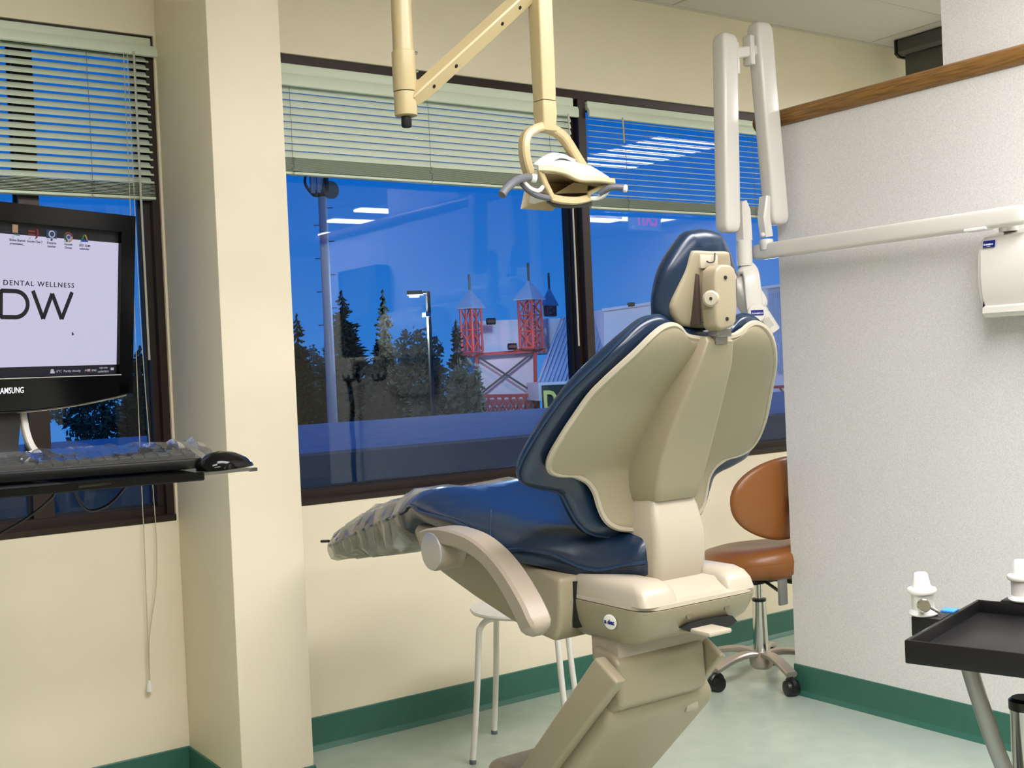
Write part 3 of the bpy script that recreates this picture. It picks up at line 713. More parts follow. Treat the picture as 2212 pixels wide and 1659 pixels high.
# head: frame round the opening, white visor, reflector, rear cover
hd_ = obj('shield_frame', MB().bar(spline([L7(640, 930, 2.15), L7(860, 945, 2.135), L7(1050, 990, 2.125), L7(1250, 1080, 2.12), L7(1500, 1090, 2.12), L7(1765, 1125, 2.125)], 4), 0.012, 0.014, (0, 0.2, 1), 0.2)
      .bar([L7(655, 930, 2.15), L7(740, 1140, 2.155), L7(860, 1385, 2.16)], 0.014, 0.012, (0, 1, 0), 0.2)
      .bar(spline([L7(850, 1370, 2.16), L7(1000, 1400, 2.155), L7(1200, 1410, 2.155), L7(1390, 1370, 2.16)], 4), 0.014, 0.018, (0, 0, 1), 0.2)
      .bar([L7(1380, 1390, 2.16), L7(1400, 1290, 2.15), L7(1560, 1220, 2.14), L7(1750, 1150, 2.13)], 0.010, 0.010, (0, 1, 0), 0.2), 'lamp_cream', dl, 0.6)
front = spline([L7(650, 900, 2.155), L7(860, 925, 2.14), L7(1050, 965, 2.13), L7(1250, 1045, 2.122), L7(1500, 1050, 2.122), L7(1740, 1085, 2.13)], 4)
midc = spline([L7(670, 905, 2.18), L7(860, 830, 2.18), L7(1060, 835, 2.18), L7(1270, 900, 2.18), L7(1480, 960, 2.175), L7(1700, 1060, 2.15)], 4)
backc = spline([L7(690, 905, 2.22), L7(900, 800, 2.23), L7(1080, 795, 2.235), L7(1260, 830, 2.23), L7(1450, 900, 2.22), L7(1690, 1045, 2.18)], 4)
def sheet(rows, th):
    mb = MB(); mb.grid(rows); lo = [[p-V((0, 0, th)) for p in r] for r in rows]; mb.grid(lo)
    for e_ in (0, -1): mb.grid([rows[e_], lo[e_]])
    mb.grid([[r[0] for r in rows], [r[0] for r in lo]]); mb.grid([[r[-1] for r in rows], [r[-1] for r in lo]])
    return mb
obj('visor', sheet([front, midc, backc], 0.004), 'white_plastic', dl, 0.8)
obj('heat_guard', MB().bar(spline([L7(640, 900, 2.20), L7(760, 800, 2.21), L7(880, 735, 2.215), L7(1000, 735, 2.22), L7(1150, 800, 2.22)], 4), 0.03, 0.008, (0, -0.4, 1), 0.2), 'white_plastic', dl, 0.8)
rf = [[L7(680, 990, 2.16), L7(1000, 1010, 2.15), L7(1300, 1120, 2.14), L7(1720, 1160, 2.135)],
      [L7(740, 1120, 2.22), L7(1000, 1130, 2.25), L7(1300, 1180, 2.24), L7(1600, 1190, 2.17)],
      [L7(800, 1260, 2.22), L7(1000, 1270, 2.25), L7(1250, 1280, 2.24), L7(1450, 1260, 2.18)],
      [L7(860, 1380, 2.165), L7(1000, 1400, 2.16), L7(1200, 1405, 2.16), L7(1385, 1370, 2.165)]]
obj('reflector', sheet(rf, 0.003), 'reflector', dl, 0.9)
obj('reflector_facet', MB().add([L7(900, 1300, 2.19), L7(1180, 1135, 2.18), L7(1390, 1170, 2.17), L7(1370, 1290, 2.17)], [(0, 1, 2, 3)]).add([p+V((0, 0.004, 0)) for p in (L7(900, 1300, 2.19), L7(1180, 1135, 2.18), L7(1390, 1170, 2.17), L7(1370, 1290, 2.17))], [(0, 3, 2, 1)]), 'lamp_cream', dl)
rc = MB()
q = [L7(450, 1190, 2.25), L7(375, 1530, 2.25), L7(850, 1560, 2.22), L7(950, 1470, 2.20), L7(760, 1290, 2.20)]
q2 = [L7(560, 1180, 2.33), L7(520, 1480, 2.33), L7(850, 1500, 2.30), L7(950, 1420, 2.27), L7(800, 1250, 2.27)]
rc.loft([q, q2])
obj('rear_cover', rc, 'lamp_cream', dl, 0.5)
obj('rear_liner', MB().loft([[p+V((0, -0.002, 0)) for p in (L7(480, 1240, 2.25), L7(425, 1490, 2.25), L7(800, 1400, 2.21), L7(720, 1310, 2.205))], [p+V((0, 0.004, 0)) for p in (L7(480, 1240, 2.25), L7(425, 1490, 2.25), L7(800, 1400, 2.21), L7(720, 1310, 2.205))]]), 'white_plastic', dl, 0.5)
obj('underside_trim', MB().bar(spline([L7(780, 1400, 2.19), L7(900, 1455, 2.18), L7(1100, 1480, 2.175), L7(1380, 1465, 2.18)], 4), 0.03, 0.010, (0, 0, 1), 0.2), 'charcoal', dl)
hub = V(L7(570, 1065, 2.17))
obj('handle', MB().tube(spline([L7(560, 1060, 2.16), L7(450, 1060, 2.14), L7(320, 1100, 2.115), L7(190, 1200, 2.10), L7(95, 1320, 2.095)], 5), [0.009]*10+[0.0095]*11, 12), 'grey_handle', dl)
obj('handle_cap', MB().lathe([(0.008, -0.006), (0.0105, 0), (0.009, 0.008), (0, 0.010)], L7(565, 1070, 2.15), 16, (0.7, -0.6, -0.3)), 'white_plastic', dl)
obj('handle_bracket', MB().tube(spline([L7(395, 1140, 2.15), L7(470, 1230, 2.15), L7(600, 1320, 2.155), L7(800, 1370, 2.16)], 4), 0.007, 10), 'grey_handle', dl)
obj('handle_bracket', MB().tube(spline([L7(420, 1125, 2.145), L7(520, 1220, 2.145), L7(640, 1260, 2.15), L7(720, 1190, 2.16)], 4), 0.005, 8), 'white_plastic', dl)
obj('handle', MB().tube(spline([L7(1560, 1300, 2.14), L7(1700, 1220, 2.12), L7(1800, 1205, 2.11), L7(1930, 1215, 2.10)], 4), 0.008, 12), 'grey_handle', dl)
obj('handle_cap', MB().lathe([(0.007, -0.004), (0.010, 0), (0.008, 0.006), (0, 0.008)], L7(1930, 1225, 2.10), 16, (0.6, -0.7, -0.2)), 'white_plastic', dl)
obj('handle_bracket', MB().tube(spline([L7(1400, 1370, 2.16), L7(1520, 1370, 2.15), L7(1620, 1320, 2.135), L7(1700, 1220, 2.125)], 4), 0.0065, 8), 'white_plastic', dl)

# ------------------------------------------------------------------ x-ray unit on the partition
xr = thing('x_ray_unit', 'white wall mounted dental x-ray unit with folding arm on the partition', 'x-ray unit', (XP, 1.9, 1.4))
XA = 3.03
zc = 1.562
obj('wall_box', MB().loft([[V((x, y, z)) for x, z in ((XP-0.002, 1.53), (3.09, 1.53), (3.055, 1.515), (3.035, 1.47), (3.03, 1.40), (3.036, 1.345), (3.046, 1.318), (3.034, 1.312), (3.032, 1.296), (3.045, 1.284), (XP-0.002, 1.284))] for y in (1.45, 1.97)]).loft([[V((x, y, z)) for x, z in ((XP-0.004, 1.525), (3.095, 1.522), (3.06, 1.505), (3.045, 1.46), (3.04, 1.40), (3.046, 1.345), (3.056, 1.32), (XP-0.004, 1.30))] for y in (1.965, 1.985)]), 'xwhite', xr, 0.7)
lb = obj('maker_label', MB().box((3.0400, 1.925, 1.484), (3.0426, 1.962, 1.503), 0, 1), 'label_blue', xr)
for v in lb.data.vertices:
    v.co.x += (-0.002 if v.co.z > 1.494-1.4 else -0.0065)
text('label_lettering', 'PLANMECA', 0.0066, (3.0335, 1.959, 1.4895), (0, -1, 0), (0.25, 0, 1), 'label_white', xr, width=0.030, bold=0.0002)
text('label_lettering', 'intra', 0.0035, (3.0325, 1.949, 1.4853), (0, -1, 0), (0.25, 0, 1), 'label_white', xr, width=0.011)
obj('control_module', MB().box((3.10, 1.40, 1.08), (XP-0.001, 1.86, 1.28), 0.01, 2), 'xwhite', xr)
obj('pivot_collar', MB().lathe([(0.022, 1.525), (0.022, 1.548)], (3.075, 1.90, 0), 20), 'white_plastic', xr)
def rounded_bar(p0, p1, wd, dp, across, r=0.010):
    """long casing with softly rounded section and domed ends; across = width direction"""
    p0, p1 = V(p0), V(p1); t = (p1-p0).normalized(); a = V(across); a = (a-t*a.dot(t)).normalized(); b = t.cross(a)
    L = (p1-p0).length; rings = []
    for s_, k in ((0, 0.55), (0.006, 0.80), (0.018, 0.95), (0.034, 1.0), (L-0.034, 1.0), (L-0.018, 0.95), (L-0.006, 0.80), (L, 0.55)):
        ring = []
        for q in range(24):
            an = 2*math.pi*q/24; c_, s2 = math.cos(an), math.sin(an); pw = 0.38
            ring.append(p0+t*s_+a*(wd/2*k*math.copysign(abs(c_)**pw, c_))+b*(dp/2*k*math.copysign(abs(s2)**pw, s2)))
        rings.append(ring)
    return MB().loft(rings)
e0, e1 = onx(1632, 546, XA), onx(2225, 461, XA)
obj('reach_arm', rounded_bar(e0, e1, 0.054, 0.055, (0, 0, 1)), 'xwhite', xr, 0.7)
obj('arm_stop', MB().box((XA-0.03, 1.93, 1.532), (XA+0.01, 2.00, 1.541), 0.002, 1), 'white_plastic', xr)
obj('arm_pivot', MB().lathe([(0.014, 0.0), (0.014, 0.022)], (3.06, 1.91, 1.525), 16), 'white_plastic', xr)
YX = 2.77
def X7(px, py): return ony(px, py, YX)
B0, B1 = X7(1640, 50), X7(1678, 486)
obj('folding_arm', rounded_bar(B0, B1, 0.078, 0.06, (1, 0, 0)), 'xwhite', xr, 0.7)
A0_, A1_ = X7(1566, 74), X7(1573, 502)
obj('folding_arm', rounded_bar(A0_, A1_, 0.072, 0.06, (1, 0, 0)), 'xwhite', xr, 0.7)
obj('elbow', MB().bar([X7(1575, 118), X7(1640, 108)], 0.03, 0.036, (0, 0, 1), 0.15).box(X7(1583, 130)-V((0.006, 0.02, 0.05)), X7(1583, 130)+V((0.014, 0.02, 0.06)), 0.005, 2).box(X7(1618, 110)-V((0.012, 0.02, 0.05)), X7(1618, 110)+V((0.010, 0.02, 0.05)), 0.005, 2), 'xwhite', xr)
obj('base_knuckle', MB().bar([X7(1652, 425), X7(1650, 470), X7(1656, 512)], [0.02, 0.034, 0.034], 0.04, (0, 1, 0), 0.2).lathe([(0.022, 0), (0.024, 0.02), (0.024, 0.032), (0.022, 0.036)], X7(1656, 536)+V((0, 0, -0.006)), 18).lathe([(0.006, 0.0), (0.008, 0.004), (0.008, 0.024), (0.004, 0.028)], X7(1650, 508), 12, (-0.8, -0.5, 0)), 'xwhite', xr)
obj('head_knuckle', MB().bar([X7(1598, 436), X7(1604, 455), X7(1608, 520)], [0.022, 0.04, 0.042], 0.05, (0, 1, 0), 0.2).lathe([(0.026, -0.085), (0.026, 0.0), (0.024, 0.002)], X7(1607, 520), 20), 'xwhite', xr)
# yoke: strap that comes over the tube housing
ys_ = spline([ony(1597, 588, YX+0.03), ony(1605, 577, YX), ony(1618, 582, YX-0.02), ony(1624, 604, YX-0.035), ony(1628, 650, YX-0.04), ony(1633, 692, YX-0.04)], 5)
obj('head_yoke', MB().bar(ys_, 0.056, 0.014, (-0.45, -0.85, 0.5), 0.2), 'xwhite', xr, 0.8)
nv = V((-0.52, -0.855, 0)).normalized(); rt = V((-nv.y, nv.x, 0))
pv = ony(1634, 676, YX-0.05)
obj('pivot_disc', MB().lathe([(0.031, -0.012), (0.031, 0.006), (0.028, 0.009), (0, 0.0095)], pv, 28, nv), 'xwhite', xr)
lo_ = pv+nv*0.0100-rt*0.021-V((0, 0, 0.009))
def plate(par, name, o, r_, u_, w_, h_, n_, mt_):
    q = [o, o+r_*w_, o+r_*w_+u_*h_, o+u_*h_]
    return obj(name, MB().loft([q, [p+n_*0.0008 for p in q]]), mt_, par)
lb2 = plate(xr, 'maker_label', lo_, rt, V((0, 0, 1)), 0.042, 0.018, nv, 'label_blue')
text('label_lettering', 'PLANMECA', 0.0066, lo_+nv*0.0010+rt*0.003+V((0, 0, 0.005)), rt, (0, 0, 1), 'label_white', xr, width=0.036, bold=0.0001)
# tube housing with cone: points down to the right
hb0 = ony(1594, 606, YX+0.03); tip = ony(1667, 719, YX-0.03); hdir = (tip-hb0).normalized(); HL = (tip-hb0).length
obj('tube_housing', rounded_bar(hb0-hdir*0.01, hb0+hdir*(HL-0.085), 0.082, 0.082, (0.6, 0.0, 0.8)), 'xwhite', xr, 0.7)
cn = hb0+hdir*(HL-0.10)
obj('cone', MB().lathe([(0.033, 0), (0.033, 0.097), (0.031, 0.100), (0.029, 0.098), (0.029, 0.06)], cn, 28, hdir), 'xwhite', xr)
obj('cone_bore', MB().lathe([(0.0292, 0.085), (0.0, 0.085)], cn, 24, hdir, False), 'charcoal', xr)
fn = (nv-hdir*nv.dot(hdir)).normalized(); ww = fn.cross(hdir).normalized()
plate(xr, 'rating_plate', cn+hdir*0.045+fn*0.0334-ww*0.013, hdir, ww, 0.034, 0.026, fn, 'silver')

# ------------------------------------------------------------------ white stool
sc_ = V((2.08, 2.98, 0))
ws = thing('white_stool', 'white round metal stool below the dental chair', 'stool', sc_)
obj('seat', MB().lathe([(0, 0.438), (0.150, 0.438), (0.162, 0.442), (0.166, 0.448), (0.163, 0.453), (0.12, 0.4555), (0, 0.4545)], sc_, 40), 'white', ws, 0.8)
for fx, fy in ((1.876, 2.99), (2.088, 3.187), (2.09, 2.775), (2.285, 2.972)):
    d = (V((fx, fy, 0))-sc_); u = d.normalized(); R = d.length
    pts = [sc_+u*0.02+V((0, 0, 0.430)), sc_+u*0.11+V((0, 0, 0.430)), sc_+u*0.140+V((0, 0, 0.424)), sc_+u*0.156+V((0, 0, 0.408)), sc_+u*0.163+V((0, 0, 0.385)), sc_+u*0.18+V((0, 0, 0.20)), sc_+u*R+V((0, 0, 0.006))]
    lg = obj('leg', MB().tube(spline(pts, 3), 0.0095, 12), 'white', ws)
    obj('foot_cap', MB().lathe([(0.0105, 0.0), (0.0105, 0.012), (0.009, 0.014)], (fx, fy, 0), 12), 'grey_handle', lg)

# ------------------------------------------------------------------ brown operator stool
oc = V((3.185, 3.03, 0))
osl = thing('operator_stool', 'brown vinyl operator stool on casters behind the partition', 'stool', oc)
bc = far(1700, 1072, 4.22)
bd_ = V((bc.x-oc.x, bc.y-oc.y, 0)).normalized(); bl = V((bd_.y, -bd_.x, 0))
rows = []
prof = [(0, 0.398), (0.13, 0.398), (0.19, 0.405), (0.213, 0.425), (0.218, 0.452), (0.212, 0.478), (0.190, 0.497), (0.15, 0.506), (0.08, 0.500), (0, 0.494)]
rings = []
for r, z in prof[1:-1]:
    rings.append([oc+V((math.cos(q)*r, math.sin(q)*r, z+0.018*math.cos(q-math.atan2(bd_.y, bd_.x))*(r/0.21 if z > 0.45 else 0))) for q in [2*math.pi*k/40 for k in range(40)]])
s_ = obj('seat', MB().loft(rings), 'brown', osl, 1.0)
obj('seam', MB().tube([oc+V((math.cos(q)*0.2165, math.sin(q)*0.2165, 0.452+0.018*math.cos(q-math.atan2(bd_.y, bd_.x)))) for q in [2*math.pi*k/40 for k in range(41)]], 0.002, 5, False), 'brown', s_)
el = [(0.236*math.copysign(abs(math.cos(q))**0.9, math.cos(q)), 0.150*math.copysign(abs(math.sin(q))**0.9, math.sin(q))) for q in [2*math.pi*k/48 for k in range(48)]]
def bs(u, z): return V((bc.x, bc.y, bc.z-0.005))+bl*u-bd_*(1.5*u*u)+V((0, 0, z)), -bd_
obj('backrest', MB().pad(el, lambda u, z: (max(-0.06, min(0.06, u)), 0), bs, 0.030, 0.022, 8, 2.8), 'brown', osl, 1.0)
obj('back_support', MB().bar(spline([oc+bd_*0.08+V((0, 0, 0.385)), oc+bd_*0.20+V((0, 0, 0.385)), oc+bd_*0.25+V((0, 0, 0.44)), V((bc.x, bc.y, bc.z))+bd_*0.03], 4), 0.045, 0.012, -bd_ + V((0, 0, 0.5))), 'black', osl)
obj('mechanism', MB().box(oc+V((-0.09, -0.07, 0.372)), oc+V((0.09, 0.07, 0.399)), 0.006, 2), 'black', osl)
lv = far(1690, 1282, 3.99)
obj('lever_plate', MB().box(V((lv.x-0.018, lv.y-0.006, lv.z-0.04)), V((lv.x+0.022, lv.y+0.006, lv.z+0.05)), 0.004, 2), 'steel', osl)
obj('lever_rod', MB().tube([oc+V((0, 0, 0.385)), V((lv.x, lv.y, 0.385)), V((lv.x, lv.y, lv.z+0.04))], 0.006, 8), 'black', osl)
obj('gas_lift', MB().lathe([(0.014, 0.28), (0.014, 0.375)], oc, 20), 'chrome', osl)
obj('gas_collar', MB().lathe([(0.019, 0.294), (0.026, 0.296), (0.026, 0.304), (0.016, 0.306)], oc, 20), 'black', osl)
obj('column', MB().lathe([(0.030, 0.06), (0.028, 0.13), (0.0245, 0.294)], oc, 24), 'chrome', osl)
a0 = math.atan2(2.815-oc.y, 3.105-oc.x)
obj('hub', MB().lathe([(0.03, 0.045), (0.042, 0.055), (0.046, 0.085), (0.036, 0.112)], oc, 24), 'alu', osl)
for k in range(5):
    a = a0+2*math.pi*k/5; u = V((math.cos(a), math.sin(a), 0))
    arm = obj('base_arm', MB().bar(spline([oc+u*0.02+V((0, 0, 0.098)), oc+u*0.08+V((0, 0, 0.106)), oc+u*0.15+V((0, 0, 0.098)), oc+u*0.232+V((0, 0, 0.076))], 4), 0.042, 0.020, (0, 0, 1), 0.25), 'alu', osl)
    cp = oc+u*0.218; side = V((-u.y, u.x, 0))
    cs = obj('caster', MB().lathe([(0.008, 0.055), (0.008, 0.08)], cp, 10).lathe([(0.012, -0.024), (0.026, -0.022), (0.0285, -0.012), (0.0285, -0.004), (0.02, -0.003), (0.02, 0.003), (0.0285, 0.004), (0.0285, 0.012), (0.026, 0.022), (0.012, 0.024)], cp+u*0.008+V((0, 0, 0.0285)), 20, side), 'black', osl)
    obj('caster_hood', MB().lathe([(0.030, -0.010), (0.034, -0.006), (0.034, 0.006), (0.030, 0.010)], cp+u*0.008+V((0, 0, 0.034)), 20, side), 'black', cs)

# ------------------------------------------------------------------ computer cart, monitor, keyboard, mouse
ca = V((math.sin(math.radians(66.4)), math.cos(math.radians(66.4)), 0)); cn_ = V((ca.y, -ca.x, 0))
MO = far(283, 665, 2.22)
TILT = math.radians(5.5)
cz = V((0, 0, 1))*math.cos(TILT)+cn_*math.sin(TILT); cnn = ca.cross(cz)   # screen up and out-of-screen (top leans out)
def mp(a, z, n=0.0): return MO+ca*a+cz*z+cnn*n
mo_root = mp(-0.245, -0.30)
mon = thing('computer_monitor', 'glossy black computer monitor showing a clinic desktop', 'monitor', (mo_root.x, mo_root.y, 1.05))
def mloop(pts, n0, n1, bev=0.0):
    mb = MB(); A = [mp(a, z, n0) for a, z in pts]; B = [mp(a, z, n1) for a, z in pts]
    return mb.loft([A, B])
AL, AR, ZTOP, ZBOT = -0.505, 0.004, 0.174, -0.163
SL, SR, ST, SB = -0.474, -0.028, 0.142, -0.126
def arc(n=14): return [(AR-0.012+(AL-AR+0.024)*k/n, ZBOT-0.020*(1-((2*k/n)-1)**2)) for k in range(n+1)]
outer = [(AL+0.008, ZTOP), (AR-0.008, ZTOP), (AR, ZTOP-0.008)]+[(AR-0.002, ZBOT+0.01)]+arc()+[(AL+0.002, ZBOT+0.01), (AL, ZTOP-0.008)]
obj('housing', mloop(outer, -0.040, -0.006), 'gloss_black', mon, 0.5)
bz = MB()
def quadbar(a0, a1, z0, z1, n0=-0.008, n1=0.004):
    return [mp(a0, z0, n0), mp(a1, z0, n0), mp(a1, z1, n0), mp(a0, z1, n0)], [mp(a0, z0, n1), mp(a1, z0, n1), mp(a1, z1, n1), mp(a0, z1, n1)]
for q_ in (quadbar(AL, AR, ST, ZTOP), quadbar(AL, SL, ZBOT, ST), quadbar(SR, AR, ZBOT, ST)): bz.loft(list(q_))
bz.loft([[mp(a, z, -0.008) for a, z in [(AL, SB), (AR-0.002, SB)]+arc()], [mp(a, z, 0.004) for a, z in [(AL, SB), (AR-0.002, SB)]+arc()]])
bzo = obj('bezel', bz, 'gloss_black', mon, 0.5)
obj('chin_edge', MB().tube([mp(a, z-0.002, -0.002) for a, z in arc()], 0.0035, 8), 'chrome', bzo)
obj('bezel_line', MB().tube([mp(SL, SB-0.001, 0.0042), mp(SR+0.004, SB-0.001, 0.0042)], 0.0009, 5), 'silver', bzo)
sm = screen_mat('lit_wallpaper', (203, 200, 226), 0.92)
sd = screen_mat('lit_taskbar', (12, 13, 26), 0.8)
def panel_on(par, name, a0, a1, z0, z1, mt_, n=0.0, th=0.0006):
    return obj(name, MB().loft(list(quadbar(a0, a1, z0, z1, n, n+th))), mt_, par)
scr = panel_on(mon, 'screen', SL, SR, SB, ST, screen_mat('screen_dark', (10, 10, 13), 0.3), -0.006)
panel_on(scr, 'wallpaper', SL, SR, -0.108, 0.121, sm, -0.0054)
panel_on(scr, 'taskbar', SL, SR, SB, -0.108, sd, -0.0054)
inkm = screen_mat('screen_ink', (16, 18, 34), 0.3); litm = screen_mat('screen_text_light', (214, 216, 228), 0.6)
def stext(s, a, z, size, mt_, width=None, al='LEFT', bold=0.0, n=-0.0044): return text('screen_print', s, size, mp(a, z, n), ca, cz, mt_, scr, al, width, bold, 0.00015)
text('screen_print', 'DENTAL WELLNESS', 0.0125, mp(-0.2705, 0.0335, -0.0044), ca, cz, inkm, scr, 'LEFT', 0.1435, 0.0001, 0.00015, 1.22)
# logo letters, drawn as strokes
def stroke(pts, wd): 
    mb = MB(); P = [mp(a, z, -0.0046) for a, z in pts]
    return mb.bar(P, wd, 0.0004, cnn, 0.1)
zl, zh = -0.0235, 0.0255
obj('logo_letter', stroke([(-0.130, zh), (-0.1515, zl)], 0.0076).bar([mp(-0.1515, zl, -0.0046), mp(-0.172, zh-0.004, -0.0046)], 0.0076, 0.0004, cnn, 0.1).bar([mp(-0.172, zh-0.004, -0.0046), mp(-0.190, zl, -0.0046)], 0.0076, 0.0004, cnn, 0.1).bar([mp(-0.190, zl, -0.0046), mp(-0.2115, zh, -0.0046)], 0.0076, 0.0004, cnn, 0.1), inkm, scr)
dd = [(-0.274, zh-0.002), (-0.246, zh-0.002)]+[(-0.246+0.0245*math.sin(t), (zl+zh)/2+(zh-zl-0.004)/2*math.cos(t)) for t in [math.pi*k/14 for k in range(15)]]+[(-0.246, zl+0.002), (-0.274, zl+0.002)]
obj('logo_letter', stroke(dd, 0.0076).bar([mp(-0.274, zh, -0.0046), mp(-0.274, zl, -0.0046)], 0.0076, 0.0004, cnn, 0.1), inkm, scr)
# desktop icons and captions
def icon(parts):
    for nm, pts, col in parts:
        cx_ = sum(p[0] for p in pts)/len(pts)
        obj(nm, MB().loft([[mp(a, z, -0.0052) for a, z in pts], [mp(a, z, -0.0046) for a, z in pts]]), screen_mat('icon_%d_%d_%d' % col, col, 0.45), scr)
def disc(a, z, r, n=20, t0=0, t1=2*math.pi): return [(a+r*math.cos(t0+(t1-t0)*k/n), z+r*math.sin(t0+(t1-t0)*k/n)) for k in range(n)]
def rect(a, z, w_, h_): return [(a-w_/2, z-h_/2), (a+w_/2, z-h_/2), (a+w_/2, z+h_/2), (a-w_/2, z+h_/2)]
i1, i2, i3, i4, i5 = -0.2475, -0.2110, -0.1745, -0.1395, -0.1045
zi = 0.128
icon([('icon', rect(i1, zi+0.003, 0.0105, 0.014), (226, 186, 146)), ('icon', rect(i1+0.003, zi-0.007, 0.012, 0.003), (110, 150, 150)),
      ('icon', rect(i2-0.004, zi+0.001, 0.014, 0.004), (140, 52, 46)), ('icon', rect(i2-0.004, zi-0.005, 0.014, 0.004), (140, 52, 46)), ('icon', [(i2+0.005, zi+0.007), (i2+0.009, zi+0.005), (i2+0.011, zi-0.003), (i2+0.007, zi-0.010), (i2+0.002, zi-0.013), (i2+0.006, zi-0.004)], (140, 52, 46)),
      ('icon', rect(i3, zi-0.001, 0.022, 0.015), (34, 74, 120)), ('icon', rect(i3, zi-0.011, 0.004, 0.004), (34, 74, 120)),
      ('icon', disc(i4, zi-0.004, 0.0095, 20, 0.3, 2.6)+[(i4, zi-0.004)], (150, 72, 70)), ('icon', disc(i4, zi-0.004, 0.0095, 16, 2.6, 4.7)+[(i4, zi-0.004)], (52, 110, 84)), ('icon', disc(i4, zi-0.004, 0.0095, 16, -1.55, 0.3)+[(i4, zi-0.004)], (226, 190, 150)),
      ('icon', [(i5-0.009, zi-0.010), (i5-0.005, zi-0.010), (i5+0.001, zi+0.003), (i5-0.002, zi+0.004)], (50, 130, 70)), ('icon', [(i5+0.009, zi-0.010), (i5+0.005, zi-0.006), (i5, zi+0.003), (i5+0.003, zi+0.003)], (226, 180, 80)), ('icon', [(i5-0.009, zi-0.010), (i5-0.006, zi-0.006), (i5+0.006, zi-0.006), (i5+0.008, zi-0.010)], (30, 80, 200))])
obj('icon', MB().lathe([(0.0066, 0.0), (0.0066, 0.0004), (0, 0.0004)], mp(i3, zi-0.001, -0.0044), 18, cnn), litm, scr)
obj('icon', MB().lathe([(0.0045, 0.0), (0.0045, 0.0004), (0, 0.0004)], mp(i3, zi-0.001, -0.0039), 14, cnn), screen_mat('icon_34_74_120', (34, 74, 120), 0.45), scr)
obj('icon', MB().lathe([(0.0046, 0.0), (0.0046, 0.0004), (0, 0.0004)], mp(i4, zi-0.004, -0.0044), 18, cnn), litm, scr)
obj('icon', MB().lathe([(0.0034, 0.0), (0.0034, 0.0004), (0, 0.0004)], mp(i4, zi-0.004, -0.0039), 14, cnn), screen_mat('icon_30_90_190', (30, 90, 190), 0.45), scr)
for a in (i1-0.005, i2-0.008, i3-0.008, i4-0.008, i5-0.008):
    obj('shortcut_arrow', MB().loft(list(quadbar(a-0.002, a+0.002, zi-0.0135, zi-0.0095, -0.0043, -0.0040))), litm, scr)
capm = screen_mat('caption_ink', (34, 38, 96), 0.4)
for a, l1, l2, w1 in ((i1+0.004, 'Slides-Shared', 'presentation...', 0.031), (i2+0.002, 'Google Chat 7', '', 0.031), (i3, 'Dentrix', 'Launcher', 0.019), (i4, 'Google', 'Chrome', 0.017), (i5, '2021 SLIM', 'calendar', 0.024)):
    stext(l1, a, 0.1095, 0.0055, capm, w1, 'CENTER', 0.0001)
    if l2: stext(l2, a, 0.1035, 0.0055, capm, w1*0.9, 'CENTER', 0.0001)
stext('6°C  Partly cloudy', -0.1615, -0.1195, 0.0058, litm, 0.052)
stext('ENG', -0.085, -0.1195, 0.0055, litm, 0.0105)
stext('7:57 PM', -0.0585, -0.1155, 0.0048, litm, 0.018, 'CENTER')
stext('16/09/2021', -0.0585, -0.1222, 0.0048, litm, 0.024, 'CENTER')
stext('^', -0.1005, -0.1215, 0.009, litm, 0.005)
obj('tray_icon', MB().loft(list(quadbar(-0.0945, -0.0880, -0.1195, -0.1150, -0.0046, -0.0042))), screen_mat('icon_230_190_190', (230, 190, 190), 0.5), scr)
obj('tray_icon', MB().loft(list(quadbar(-0.0415, -0.0345, -0.1185, -0.1135, -0.0046, -0.0042))), litm, scr)
obj('tray_icon', MB().lathe([(0.0035, 0), (0.0035, 0.0004), (0, 0.0004)], mp(-0.170, -0.1165, -0.0046), 12, cnn).loft(list(quadbar(-0.174, -0.165, -0.121, -0.1175, -0.0046, -0.0042))), litm, scr)
obj('pointer', MB().loft([[mp(a, z, -0.0046) for a, z in ((-0.129, -0.046), (-0.129, -0.0535), (-0.1245, -0.051))], [mp(a, z, -0.0042) for a, z in ((-0.129, -0.046), (-0.129, -0.0535), (-0.1245, -0.051))]]), inkm, scr)
text('brand_lettering', 'SAMSUNG', 0.0145, mp(-0.2335, -0.1525, 0.0042), ca, cz, 'label_white', mon, 'RIGHT', 0.0505, 0.0002, 0.0003)
nb = mp(-0.25, -0.15, -0.03)
obj('stand_neck', MB().bar(spline([nb, V((nb.x, nb.y, 1.15)), V((nb.x-0.008, nb.y-0.012, 1.09)), V((nb.x+0.0, nb.y-0.02, 1.06))], 4), 0.055, 0.016, cn_, 0.2), 'black', mon)
obj('stand_trim', MB().bar(spline([nb+ca*0.034, V((nb.x, nb.y, 1.15))+ca*0.036, V((nb.x, nb.y-0.01, 1.10))+ca*0.046, V((nb.x, nb.y-0.02, 1.066))+ca*0.075], 4), 0.014, 0.010, cn_, 0.2), 'silver', mon)
obj('stand_foot', MB().lathe([(0.11, 0.0), (0.11, 0.006), (0.09, 0.012), (0.02, 0.018), (0, 0.018)], (nb.x, nb.y, 1.0505), 36), 'gloss_black', mon)

